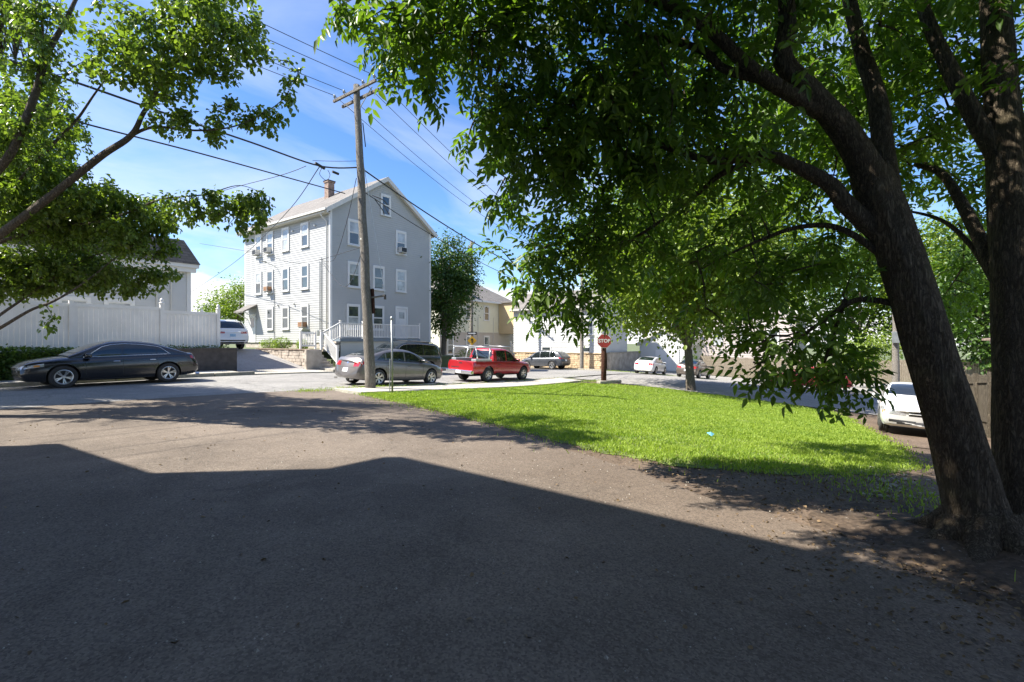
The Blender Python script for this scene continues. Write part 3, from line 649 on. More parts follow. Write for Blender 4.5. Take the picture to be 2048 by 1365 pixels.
railing(H, (15.8, 25.0, 1.12), (15.8, 23.75, .28), False, True)
for i in range(4): MB().box(15.9 + i*.28, 16.98, PD + .02, Y0 - .1, PZ - .63 + i*.155 - .12, PZ - .63 + i*.155 + (0.0)).build('step', M['concrete'], H)
for i in range(7):
    y0 = 23.75 + i * .3; z1 = .16 + i * .16
    MB().bevbox(14.87, 15.74, y0, 26.0, z1 - .16 + .002, z1, .015).build('step', M['concrete'], H)
gp = thing('fence_panel', 'short white picket panel standing on the tan garden wall', 'fence', (14.85, 25.1, 1.13))
for a in (14.42, 15.3): MB().box(a - .045, a + .045, 25.06, 25.15, 1.13, 2.12).build('post', M['vinyl'], gp)
for z in (1.3, 2.0): MB().box(14.465, 15.255, 25.08, 25.13, z, z + .09).build('rail', M['vinyl'], gp)
for i in range(8): MB().box(14.5 + i*.097, 14.54 + i*.097, 25.095, 25.115, 1.39, 2.0).build('picket', M['vinyl'], gp)
g4 = 'window air conditioners on the grey house'
aircon('air conditioner in the top-floor window nearest the rear corner', g4, 'x', X0 - .03, -1, 35.85, 7.85)
aircon('pale air conditioner in the second top-floor window from the rear', g4, 'x', X0 - .03, -1, 34.2, 7.85)
aircon('rusty air conditioner in the middle-floor side window', g4, 'x', X0 - .03, -1, 34.2, 5.1, True)
aircon('dented air conditioner in the ground-floor side window nearest the street', g4, 'x', X0 - .03, -1, 29.7, 2.5, True)
aircon('air conditioner in the top-floor front window on the right', g4, 'y', Y0 - .03, -1, 23.0, 7.88)
tb = thing('propane_tank', 'small grey tank standing on the terrace beside the porch steps', 'tank', (16.6, 26.4, 1.12)); MB().lathe([(0.02,0),(.15,.02),(.16,.3),(.1,.42),(.05,.44),(.05,.5),(.01,.5)], 14, (16.55, 26.45, 1.12)).build('tank', M['steel'], tb, smooth=True)

# ------------------------------------------------------------------ white house on the left, behind the vinyl fence
WH = thing('house', 'white sided house with brown mansard roof behind the white fence', 'house', (0, 33, 1.2))
MB().box(-13.98, 10.08, 28.02, 38, 1.1, 5.45).build('wall', M['siding_w'], WH)
b = MB(); clap(b, 'y', -14, 10.1, 28.0, 1.1, 5.3, -1, course=.13); b.build('clapboards', M['siding_w'], WH)
b = MB(); b.box(-14.2, 10.4, 27.65, 38.3, 5.32, 5.5); b.box(-14.1, 10.3, 27.75, 28.0, 5.1, 5.318); b.build('cornice', M['trim'], WH)
b = MB(); b.add([(-14.3, 27.6, 5.5), (10.45, 27.6, 5.5), (9.9, 28.2, 6.75), (-13.7, 28.2, 6.75), (-14.3, 38.4, 5.5), (10.45, 38.4, 5.5), (9.9, 37.6, 6.75), (-13.7, 37.6, 6.75)], [(0,1,2,3),(1,5,6,2),(5,4,7,6),(4,0,3,7),(3,2,6,7),(0,4,5,1)]); b.build('roof', M['roof_b'], WH)
MB().box(9.95, 10.13, 27.95, 27.999, 1.1, 5.09).build('corner_board', M['trim'], WH)
for a, w in ((7.2, 1.15), (5.6, 1.15), (0.2, 1.1), (-3.5, 1.1)): window(WH, 'y', 28.0, -1, a, w, 1.9, 3.55, 'curtain', 'glass', .14)
for a, z1 in ((8.65, 4.3), (9.25, 5.0)): MB().tube([(a, 27.93, 1.3), (a, 27.93, z1)], .035, 8).build('conduit', M['gutter'], WH)

# white vinyl privacy fence on the terrace edge
VF = thing('vinyl_fence', 'tall white vinyl privacy fence with capped posts behind the black sedan', 'fence', (3, 24.6, 1.2))
seg = [(-8.0, 2.98), (-5.4, 2.99), (-2.8, 3.0), (-.2, 3.01), (2.35, 3.02), (4.85, 3.05), (7.8, 3.1), (10.05, 2.98)]
for i, (a, zt) in enumerate(seg):
    q = MB(); q.box(a - .07, a + .07, 24.55, 24.69, 1.15, zt + .1); q = q.build('post', M['vinyl'], VF)
    if a >= 7: 
        c = MB(); c.lathe([(.09, 0), (.11, .02), (.11, .05), (.05, .07), (.06, .11), (.075, .16), (.05, .22), (.0, .26)], 8, (a, 24.62, zt + .1)); c.build('finial', M['vinyl'], q, smooth=True)
for i in range(len(seg) - 1):
    a0, a1 = seg[i][0] + .07, seg[i+1][0] - .07; z0 = seg[i+1][1] if i < 5 else (3.06 if i == 5 else 2.93)
    MB().box(a0, a1, 24.59, 24.65, z0 - .14, z0).build('rail', M['vinyl'], VF); MB().box(a0, a1, 24.59, 24.65, 1.2, 1.34).build('rail', M['vinyl'], VF)
    n = max(1, round((a1 - a0) / .15)); w = (a1 - a0) / n; me = MB().bevbox(-w/2 + .003, w/2 - .003, -.012, .012, 1.34, z0 - .14, .005).mesh('board', M['vinyl'])
    for k in range(n): inst('board', me, VF, (a0 + w * (k + .5), 24.62, 0))
VF2 = thing('vinyl_fence', 'white vinyl fence running back beside the neighbour driveway', 'fence', (10.05, 27, 1.2))
for k, y in enumerate((26.4, 28.2)):
    q = MB().box(9.99, 10.11, y - .06, y + .06, 1.15, 2.95).build('post', M['vinyl'], VF2); MB().lathe([(.09, 0), (.1, .05), (.05, .07), (.07, .15), (.0, .24)], 8, (10.05, y, 2.95)).build('finial', M['vinyl'], q, smooth=True)
MB().box(10.02, 10.08, 24.7, 28.1, 2.7, 2.8).build('rail', M['vinyl'], VF2)
for k in range(22): MB().box(10.035, 10.06, 24.72 + k*.153, 24.865 + k*.153, 1.2, 2.7).build('board', M['vinyl'], VF2)
nb = thing('waste_bin', 'dark green lidded bin on the grass, cut by the left frame edge', 'bin', (2.55, 23.2, G(2.5, 23.2) + .12))
zz = G(2.5, 23.2) + .12
MB().lathe([(.0, 0), (.2, 0), (.24, .55), (.26, .56), (.26, .6), (.2, .7), (.0, .74)], 16, (2.5, 23.15, zz)).build('barrel', M['green_bin'], nb, smooth=True)
MB().lathe([(.262, .0), (.275, .02), (.262, .04)], 16, (2.5, 23.15, zz + .5)).build('rim', M['green_bin'], nb, smooth=True)

# ------------------------------------------------------------------ houses across the side street
BH = thing('house', 'two-storey house, cream above and taupe below, behind the red pickup', 'house', (42, 40, -1))
MB().box(35.02, 48, 35.02, 46, -1.4, 6.1).build('wall', M['siding_c'], BH)
b = MB(); clap(b, 'y', 35, 48, 35, 2.55, 6.0, -1, course=.2, lap=.03); b.build('clapboards', M['siding_c'], BH)
b = MB(); clap(b, 'y', 35, 48, 35, -1.3, 2.45, -1, course=.2, lap=.03); b.build('clapboards', M['siding_t'], BH)
MB().box(34.95, 48.05, 34.94, 34.99, 2.45, 2.56).build('belt_board', M['siding_t'], BH)
for a in (36.5, 39.4, 42.4):
    window(BH, 'y', 35, -1, a, .95, 3.9, 5.6, 'glass', 'glass'); window(BH, 'y', 35, -1, a, .95, .2, 2.2, 'glass', 'glass')
for a in (40.9, 43.6): MB().tube([(a, 34.94, -1.2), (a, 34.94, 4.3)], .03, 6).build('conduit', M['gutter'], BH)
b = MB(); b.add([(34.5, 34.5, 6.0), (48.5, 34.5, 6.0), (48.5, 46.5, 6.0), (34.5, 46.5, 6.0), (38.6, 40.5, 9.6), (44.0, 40.5, 9.6)], [(0,1,5,4),(1,2,5),(2,3,4,5),(3,0,4),(0,3,2,1)]); rf = b.build('roof', M['roof_g'], BH)
MB().box(34.4, 48.6, 34.4, 34.5, 5.9, 6.08).build('gutter', M['trim'], rf)
MB().box(38.1, 38.6, 37.5, 38.1, 7.2, 10.6).box(38.0, 38.7, 37.4, 38.2, 10.6, 10.75).build('chimney', M['brick'], rf)
MB().box(44.6, 46.9, 32.6, 34.93, 2.45, 6.0).build('porch_room', M['siding_y'], BH)
MB().box(44.4, 47.1, 32.4, 34.9, 6.005, 6.15).build('porch_roof', M['roof_g'], BH)
for (x, y) in ((44.7, 32.7), (46.8, 32.7)): MB().box(x - .1, x + .1, y - .1, y + .1, -1.2, 2.449).build('porch_post', M['trim'], BH)
for i in range(5): MB().box(43.0 + i*.0, 44.4, 32.9 - i*.28, 33.18 - i*.28, -1.2, .35 - i*.3).build('step', M['concrete'], BH)
railing(BH, (44.35, 33.0, .5), (44.35, 31.6, -.95), True, True)

SH = thing('house', 'long low white sided house on a tan stone base behind the grey crossover', 'house', (45, 24, -1.1))
MB().box(40.32, 46, 19.62, 29.6, .5, 4.9).build('wall', M['siding_w'], SH)
b = MB(); clap(b, 'x', 19.6, 29.6, 40.3, .5, 4.8, -1, course=.24, lap=.03); b.build('clapboards', M['siding_w'], SH)
MB().box(40.34, 46, 19.66, 29.5, -1.6, .49).build('base', M['stone_t'], SH)
b = MB(); rr = random.Random(9); z = -1.25
while z < .42:
    y = 19.66 + rr.uniform(0, .2)
    while y < 29.2:
        w = rr.uniform(.25, .55); b.bevbox(40.27 + rr.uniform(-.02, .02), 40.4, y, min(y + w - .02, 29.5), z, z + .165, .02); y += w
    z += .18
o = b.build('stones', M['stone_t'], SH); o['kind'] = 'stuff'
MB().box(40.2, 40.34, 19.6, 29.6, .43, .499).build('ledge', M['stone_t'], SH)
window(SH, 'x', 40.3, -1, 21.0, 1.1, 2.2, 3.6, 'glass', 'curtain')
for a in (21.3, 25.6): 
    f = MB().box(40.24, 40.3, a - .55, a + .55, .55, 1.05).build('basement_window', M['trim'], SH); MB().box(40.232, 40.238, a - .45, a + .45, .62, .98).build('pane', M['glass'], f)
gable_roof(SH, 40.3, 46, 19.6, 29.6, 4.9, 6.6, 'y', .35, .25, 'roof_g', fill='siding_w')
GAR = thing('garage', 'small white garage behind the white sedan across the side street', 'garage', (51, 17, -1.2))
MB().box(48.5, 54, 14.5, 19.3, -1.8, 1.4).build('wall', M['siding_w'], GAR)
b = MB(); clap(b, 'x', 14.48, 19.3, 48.48, -1.7, 1.4, -1, course=.2, lap=.025); b.build('clapboards', M['siding_w'], GAR)
gable_roof(GAR, 48.5, 54, 14.5, 19.3, 1.4, 2.9, 'x', .3, .2, 'roof_g', fill='siding_w')
gd = MB().box(48.40, 48.46, 15.2, 17.6, -1.4, .7).build('garage_door', M['trim'], GAR)
for k in range(4): MB().bevbox(48.38, 48.40, 15.25, 17.55, -1.38 + k*.52, -.88 + k*.52, .01).build('door_panel', M['trim'], gd)
CW = thing('concrete_wall', 'grey concrete wall left of the white garage', 'wall', (44, 19.3, -1.2)); MB().bevbox(41, 48.4, 19.2, 19.45, -1.8, .45, .02).build('wall', M['concrete'], CW); MB().bevbox(40.95, 48.45, 19.15, 19.5, .452, .55, .02).build('coping', M['kerb'], CW)
PH = thing('house', 'pinkish white house half hidden behind the far street tree', 'house', (60, 12, -1))
MB().box(56, 66, 6, 15.5, -1.8, 4.6).build('wall', M['siding_p'], PH)
b = MB(); clap(b, 'x', 5.98, 15.5, 55.98, -1.7, 4.6, -1, course=.22, lap=.03); b.build('clapboards', M['siding_p'], PH)
for a in (8.0, 10.7, 13.4): window(PH, 'x', 55.98, -1, a, 1.1, 1.2, 2.9, 'glass', 'curtain')
gable_roof(PH, 56, 66, 6, 15.5, 4.6, 7.6, 'x', .4, .3, 'roof_b', fill='siding_p')
FH = thing('house', 'distant low house with grey roof beyond the neighbour driveway', 'house', (14, 75, 1.5))
MB().box(10, 20, 72, 80, 0, 4.6).build('wall', M['siding_w'], FH); gable_roof(FH, 10, 20, 72, 80, 4.6, 7.2, 'y', .4, .3, 'roof_g', fill='siding_w'); window(FH, 'y', 72, -1, 13, 1.2, 2.2, 4.0); window(FH, 'y', 72, -1, 17, 1.2, 2.2, 4.0)

# the house beside the camera: out of frame, its shadow crosses the driveway
NH = thing('house', 'tall house left of the camera, seen only by its shadow on the driveway', 'house', (-6, 2, 0))
HA = 9.5
MB().box(-10, -1.75, -14, 10.2, -.2, HA - .3).build('wall', M['siding'], NH)
b = MB(); clap(b, 'x', -14, 10.2, -1.75, -.2, HA - .4, 1, course=.2); b.build('clapboards', M['siding'], NH)
b = MB(); b.add([(-10.4, -14.4, HA - .3), (-1.34, -14.4, HA - .3), (-1.34, 10.6, HA - .3), (-10.4, 10.6, HA - .3), (-10.4, -14.4, HA), (-1.34, -14.4, HA), (-1.34, 10.6, HA), (-10.4, 10.6, HA), (-5.9, -9, HA + 1.9), (-5.9, 6, HA + 1.9)],
   [(0,3,2,1),(0,1,5,4),(1,2,6,5),(2,3,7,6),(3,0,4,7),(4,5,8),(5,6,9,8),(6,7,9),(7,4,8,9)]); b.build('roof', M['roof_b'], NH)
b = MB(); b.add([(-9.5, 10.21, 6.0), (-1.85, 10.21, 6.0), (-1.85, 12.8, 5.7), (-9.5, 12.8, 5.7), (-9.5, 10.21, 6.7), (-2.0, 10.21, 6.7), (-1.85, 12.8, 6.0), (-9.5, 12.8, 6.0)], [(0,3,2,1),(4,5,6,7),(0,1,5,4),(1,2,6,5),(2,3,7,6),(3,0,4,7)]); b.build('porch_roof', M['roof_b'], NH)
for (x, y) in ((-2.0, 12.6), (-5.5, 12.6), (-9.2, 12.6)): MB().box(x - .12, x + .12, y - .12, y + .12, 0, 5.72).build('porch_post', M['trim'], NH)
MB().box(-9.5, -1.95, 10.21, 12.7, -.1, .6).build('porch_deck', M['deck'], NH)
for a in (-8, -3, 2, 7):
    for z in (1.0, 3.9, 6.7): window(NH, 'x', -1.75, 1, a, .95, z, z + 1.6)

# ------------------------------------------------------------------ wooden fences
def stockade(label, axis, c, a0, a1, h, mat, w, single=True, dz=0.0):
    f = thing('stockade_fence', label, 'fence', ((a0+a1)/2, c, G((a0+a1)/2, c)) if axis == 'x' else (c, (a0+a1)/2, G(c, (a0+a1)/2)))
    r = random.Random(int(a0 * 7)); n = int(abs(a1 - a0) / w); big = MB()
    me = MB().add([(-w/2+.004,-.01,0),(w/2-.004,-.01,0),(w/2-.004,.01,0),(-w/2+.004,.01,0),(-w/2+.004,-.01,h-.06),(w/2-.004,-.01,h-.06),(w/2-.004,.01,h-.06),(-w/2+.004,.01,h-.06),(0,-.01,h),(0,.01,h)],
        [(0,3,2,1),(0,1,5,8,4),(1,2,6,5),(2,3,7,9,6),(3,0,4,7),(5,6,9,8),(8,9,7,4)]).mesh('board', M[mat])
    for i in range(n):
        a = a0 + w * (i + .5); p = (a, c) if axis == 'x' else (c, a); z = G(*p) + dz + r.uniform(-.03, .03)
        if single: inst('board', me, f, (p[0], p[1], z), (0, r.uniform(-.01, .01), (0 if axis == 'x' else R(90)) + r.uniform(-.05, .05)))
        else:
            q = r.uniform(-.02, .02)
            big.box(p[0] - (w/2-.005 if axis == 'x' else .01), p[0] + (w/2-.005 if axis == 'x' else .01), p[1] - (.01 if axis == 'x' else w/2-.005), p[1] + (.01 if axis == 'x' else w/2-.005), z, z + h + q)
    if not single: o = big.build('boards', M[mat], f); o['kind'] = 'stuff'
    k = 0
    a = a0
    while a <= a1 + .01:
        p = (a, c + .07) if axis == 'x' else (c + .07, a); z = G(*p) + dz; MB().box(p[0]-.05, p[0]+.05, p[1]-.05, p[1]+.05, z - .3, z + h + .05).build('post', M[mat], f); a += 2.4
    for hh in (.35, h - .35):
        p0 = (a0, c + .03) if axis == 'x' else (c + .03, a0); p1 = (a1, c + .03) if axis == 'x' else (c + .03, a1)
        MB().bar((*p0, G(*p0) + dz + hh), (*p1, G(*p1) + dz + hh), .04, .08).build('rail', M[mat], f)
    return f
stockade('bleached wooden stockade fence across the side street behind the parked cars', 'y', 49.3, -14, 13.5, 1.85, 'fence_wood', .13, False)
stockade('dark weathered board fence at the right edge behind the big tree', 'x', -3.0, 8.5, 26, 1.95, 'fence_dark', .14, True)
SHD = thing('shed', 'shed with reddish roof edge and pale fascia behind the dark board fence', 'shed', (24, -7, -1.2))
MB().box(20, 27, -9, -4.2, -1.8, 1.5).build('wall', M['siding_t'], SHD); MB().box(19.7, 27.3, -9.3, -3.9, 1.5, 1.62).build('fascia', M['siding_c'], SHD)
b = MB(); b.add([(19.5,-3.7,1.62),(27.5,-3.7,1.62),(27.5,-9.5,2.2),(19.5,-9.5,2.2),(19.5,-3.7,1.7),(27.5,-3.7,1.7),(27.5,-9.5,2.3),(19.5,-9.5,2.3)], [(0,3,2,1),(4,5,6,7),(0,1,5,4),(1,2,6,5),(2,3,7,6),(3,0,4,7)]); b.build('roof', M['brick'], SHD)
# ------------------------------------------------------------------ poles, signs, cables
def curve(pts, n=8):
    """Catmull-Rom through points (any dimension)"""
    P = [np.array(p, float) for p in pts]; out = []
    for i in range(len(P) - 1):
        p0, p1, p2, p3 = P[max(i-1, 0)], P[i], P[i+1], P[min(i+2, len(P)-1)]
        for k in range(n):
            t = k / n
            out.append(.5 * ((2*p1) + (-p0+p2)*t + (2*p0-5*p1+4*p2-p3)*t*t + (-p0+3*p1-3*p2+p3)*t**3))
    out.append(P[-1]); return out
def wood_pole(name, label, base, top, r0, r1, mat, group=None, n=16):
    base = Vector(base); top = Vector(top)
    t = thing(name, label, 'utility pole', tuple(base), group=group)
    pts = [base.lerp(top, i / 24) + Vector((.012 * math.sin(i * 1.3), .012 * math.cos(i * .9), 0)) for i in range(25)]; pts[0].z -= .4
    MB().tube(pts, [r0 + (r1 - r0) * i / 24 for i in range(25)], n).build('shaft', M[mat], t, smooth=True)
    return t
def along(base, top, z):
    base = Vector(base); top = Vector(top); return base.lerp(top, (z - base.z) / (top.z - base.z))
def insulator(par, p):
    MB().lathe([(.015, 0), (.015, .06), (.05, .07), (.035, .1), (.055, .12), (.03, .17), (.0, .18)], 10, p).build('insulator', M['steel'], par, smooth=True)

PB = Vector((10.95, 14.42, G(10.95, 14.42))); PT = px(713, 172, 18.0)
PT = Vector((PT.x, PT.y, PT.z))
P1 = wood_pole('utility_pole', 'tall leaning weathered wooden utility pole beside the grey sedan', PB, PT, .19, .115, 'pole', 'wooden utility poles')
top = along(PB, PT, PT.z - .28)
for dz, dx, ln in ((0, -.13, 1.28), (-.16, .13, 1.1)):
    a = MB(); a.bar((top.x + dx, top.y - ln, top.z + dz), (top.x + dx, top.y + ln, top.z + dz), .075, .095); a.build('crossarm', M['pole'], P1)
for yy in (-1.2, -.55, .6, 1.2): insulator(P1, (top.x - .14, top.y + yy, top.z + .06))
for yy in (-.9, .95): MB().bar((top.x, top.y, top.z - .75), (top.x, top.y + yy, top.z - .06), .03, .012).build('brace', M['steel'], P1)
q = along(PB, PT, 3.15)
arm_end = q + Vector((.42, -.52, .1))
MB().tube([q, arm_end], .035, 8).build('bracket_arm', M['pole'], P1); MB().box(arm_end.x-.03, arm_end.x+.03, arm_end.y-.03, arm_end.y+.03, arm_end.z - .14, arm_end.z + .04).build('arm_clevis', M['black'], P1)
MB().bar(along(PB, PT, 2.6) + Vector((.16, -.13, 0)), along(PB, PT, 3.5) + Vector((.16, -.13, 0)), .16, .07, (1, 0, 0)).build('cable_board', M['pole_dark'], P1)
MB().tube([along(PB, PT, 8.0) + Vector((.1, -.1, 0)), arm_end], .012, 6).build('guy_strand', M['rope'], P1)
MB().tube([along(PB, PT, 9.7) + Vector((.13, -.1, 0)), along(PB, PT, 8.8) + Vector((.17, -.14, 0))], .02, 6).build('cutout_fuse', M['black'], P1)
for z in (4.6, 5.3): MB().lathe([(.165 - z*.004, -.02), (.175 - z*.004, 0), (.165 - z*.004, .02)], 14, along(PB, PT, z)).build('band', M['steel'], P1)

BB = Vector((39.55, 21.3, G(39.5, 21.3))); BT = BB + Vector((.1, 0, 10.6))
P2 = wood_pole('utility_pole', 'bare pale wooden utility pole in front of the white house', BB, BT, .19, .13, 'pole', 'wooden utility poles')
MB().bar((39.65, 20.1, BT.z - .4), (39.65, 22.5, BT.z - .4), .1, .12).build('crossarm', M['pole'], P2)
AB = Vector((35.3, 31.0, G(35.3, 31.0))); AT = Vector((35.3, 31.0, 11.3))
P3 = wood_pole('utility_pole', 'distant utility pole with crossarm and grey transformer right of the grey house', AB, AT, .18, .12, 'pole', 'wooden utility poles')
MB().bar((34.6, 30.0, 10.9), (36.1, 32.1, 10.9), .1, .12).build('crossarm', M['pole'], P3)
for t_ in (.05, .35, .65, .95): insulator(P3, (34.6 + 1.5*t_, 30.0 + 2.1*t_, 10.96))
MB().lathe([(0, 0), (.26, 0), (.28, .1), (.28, .9), (.2, 1.0), (0, 1.02)], 16, (34.98, 31.32, 7.7)).build('transformer', M['steel'], P3, smooth=True)
DB = Vector((38.5, -1.3, G(38.5, -1.3)))
P4 = wood_pole('utility_pole', 'wooden utility pole with grey box behind the white car at right', DB, DB + Vector((0, 0, 9)), .2, .14, 'pole', 'wooden utility poles')
MB().bevbox(38.1, 38.3, -1.5, -1.1, DB.z + 3.1, DB.z + 3.8, .02).build('meter_box', M['steel'], P4)

# signs
def text_obj(txt, size, mat, parent, loc, rot, name='lettering'):
    cu = bpy.data.curves.new(name, 'FONT'); cu.body = txt; cu.size = size; cu.align_x = 'CENTER'; cu.align_y = 'CENTER'; cu.extrude = .002; cu.offset = size * .02
    tmp = bpy.data.objects.new(name, cu); COL.objects.link(tmp); bpy.context.view_layer.update()
    me = bpy.data.meshes.new_from_object(tmp.evaluated_get(bpy.context.evaluated_depsgraph_get())); bpy.data.objects.remove(tmp)
    me.materials.clear(); me.materials.append(mat); me.name = name
    return inst(name, me, parent, loc, rot)
SB = Vector((24.35, 11.75, G(24.35, 11.75)))
ST = thing('stop_sign', 'red octagonal stop sign on a short dark reddish wooden post', 'stop sign', tuple(SB), R(-53.5))
MB().tube([SB + Vector((0, 0, -.3)), SB + Vector((.01, 0, 1)), SB + Vector((0, .01, 2.75))], [.15, .145, .13], 14).build('post', M['pole_dark'], ST, smooth=True)
def octo(r, d0, d1): 
    return MB().prism([(r * math.cos(R(22.5 + 45*k)), d0, r * math.sin(R(22.5 + 45*k))) for k in range(8)], (0, d1 - d0, 0))
cz = 1.6 - SB.z
f_ = octo(.41, -.17, -.160).build('plate', M['white'], ST, local=True); f_.location = (0, 0, cz)
f2 = octo(.385, -.176, -.1705).build('face', M['sign_red'], f_, local=True)
t_ = text_obj('STOP', .27, M['white'], None, (0, 0, 0), (0, 0, 0)); t_.parent = f_; t_.location = (0, -.180, 0); t_.rotation_euler = (R(90), 0, 0); t_.name = 'lettering'
YS = thing('warning_sign', 'yellow diamond warning sign with a small one-way plate on the distant pole', 'road sign', (35.1, 30.75, AB.z), R(-48))
o = MB().prism([(.45, -.2, 2.65), (0, -.2, 3.1), (-.45, -.2, 2.65), (0, -.2, 2.2)], (0, .02, 0)).build('diamond', M['sign_yellow'], YS, local=True)
MB().box(-.05, .05, -.212, -.204, 2.42, 2.7).add([(-.16, -.212, 2.68), (.16, -.212, 2.68), (0, -.212, 2.9)], [(0, 1, 2)]).build('symbol', M['black'], o, local=True)
o = MB().box(-.45, .45, -.2, -.18, 3.2, 3.5).build('one_way_plate', M['black'], YS, local=True)
MB().add([(-.38, -.206, 3.29), (.15, -.206, 3.29), (.15, -.206, 3.23), (.4, -.206, 3.35), (.15, -.206, 3.47), (.15, -.206, 3.41), (-.38, -.206, 3.41)], [(0, 1, 2, 3, 4, 5, 6)]).build('arrow', M['white'], o, local=True)
SPp = Vector((10.55, 12.75, G(10.55, 12.75)))
SGN = thing('sign_post', 'bare galvanised sign post at the lawn edge in front of the grey sedan', 'sign post', tuple(SPp))
MB().tube([SPp + Vector((0, 0, -.2)), SPp + Vector((-.02, .01, 2.5))], .032, 8).build('tube', M['steel'], SGN, smooth=True)
MB().tube([SPp + Vector((-.07, .05, -.2)), SPp + Vector((-.06, .05, 1.15))], .018, 6).build('stake', M['steel'], SGN)
MB().lathe([(.045, -.05), (.05, 0), (.04, .05), (.0, .065)], 10, SPp + Vector((-.02, .01, 2.5))).build('cap', M['steel'], SGN, smooth=True)
for z in (.35, .8): MB().bar(SPp + Vector((-.08, .06, z)), SPp + Vector((.03, -.03, z)), .02, .03).build('bolt', M['steel'], SGN)

def cable(label, pts, r, sag=0.0, group='overhead wires', n=28):
    pts = [Vector(p) for p in pts]
    if len(pts) == 2:
        a, b_ = pts; pts = [a.lerp(b_, i/n) - Vector((0, 0, 4 * sag * (i/n) * (1 - i/n))) for i in range(n + 1)]
    else: pts = [Vector(p) for p in curve(pts, 8)]
    o = MB().tube(pts, r, 6).build('overhead_cable', M['cable'], smooth=True)
    return tag(o, label, 'cable', group)
tz = top.z + .2
for i, (yy, lab) in enumerate(((-1.2, 'nearest the camera'), (-.55, 'second from the camera'), (.6, 'third from the camera'), (1.2, 'farthest from the camera'))):
    A = (top.x - .14, top.y + yy, tz)
    cable('thin power wire from pole top to upper left, ' + lab, [A, (-26, 14.3 + yy, 11.4)], .011, .9)
    cable('thin power wire from pole top to far right, ' + lab, [A, (39.65, 21.3 + yy, BT.z - .3)], .011, 1.1)
mid = along(PB, PT, 8.0)
J = px(640, 333, 16.9)
cable('thick black telephone cable running from the pole to the upper left', [mid, J, px(500, 285, 14.3), px(340, 231, 12.2), px(105, 150, 10.4), px(-300, 20, 8.0)], .026)
cable('black cable below the telephone cable, running past the pole to the roof', [px(690, 388, 19.5), px(560, 352, 16.5), px(390, 305, 13.6), px(110, 232, 11.0), px(-250, 120, 8.8)], .02)
cable('black cable sloping from the pole down to the far right pole', [mid, (39.6, 21.3, 6.6)], .028, .9)
cable('lower black cable from the pole towards the far right', [along(PB, PT, 7.15), (39.6, 21.3, 5.9)], .016, 1.0)
cable('service wire from the splice down past the house eave to the left', [J, px(570, 430, 24), px(470, 525, 34), px(360, 600, 46)], .016)
cable('service wire curving from the splice up left then back', [px(612, 333, 16.9), px(560, 352, 17.5), px(430, 388, 21), px(300, 440, 26)], .012)
cable('thin service wire from the pole across the front wall to the meter', [along(PB, PT, 5.1), px(690, 575, 24), (17.3, 27.6, 6.5)], .012)
cable('slack service drop from the pole top to the house corner', [mid + Vector((-.1, .1, -.4)), px(692, 450, 23), px(668, 520, 27.5), (17.3, 27.7, 6.7)], .013)
cable('thin wire crossing in front of the house side wall', [along(PB, PT, 5.05), px(600, 527, 20), px(520, 508, 22), px(400, 488, 25)], .009)
cable('thin stay wire from the splice to the pole', [px(625, 322, 16.7), along(PB, PT, 8.25)], .008, .02)
tr = thing('splice_closure', 'black cable splice hanging left of the pole at mid height', 'cable splice', tuple(J))
MB().tube([J + Vector((-.18, 0, .05)), J + Vector((.18, 0, -.04))], [.05, .05], 10).build('canister', M['cable'], tr); MB().tube([J + Vector((.5, .02, -.05)), J + Vector((.75, .02, -.07))], .045, 10).build('canister', M['cable'], tr)
MB().tube(curve([J + Vector((.1, 0, 0)), J + Vector((.05, .1, -.25)), J + Vector((.3, .1, -.4)), J + Vector((.42, .05, -.2)), J + Vector((.3, 0, -.05))], 6), .01, 6).build('loop', M['cable'], tr)
tr2 = thing('splice_bundle', 'tangled black cable bundle just right of the pole below the gable', 'cable splice', tuple(px(790, 405, 19)))
for k, (a, c) in enumerate((((745, 392, 18.4), (775, 410, 18.8)), ((750, 400, 18.4), (768, 430, 18.7)), ((765, 408, 18.6), (778, 425, 18.8)))): MB().tube(curve([px(*a), px((a[0]+c[0])/2 + 6, (a[1]+c[1])/2 + 6*k, a[2]), px(*c)], 6), .018, 6).build('strand', M['cable'], tr2)
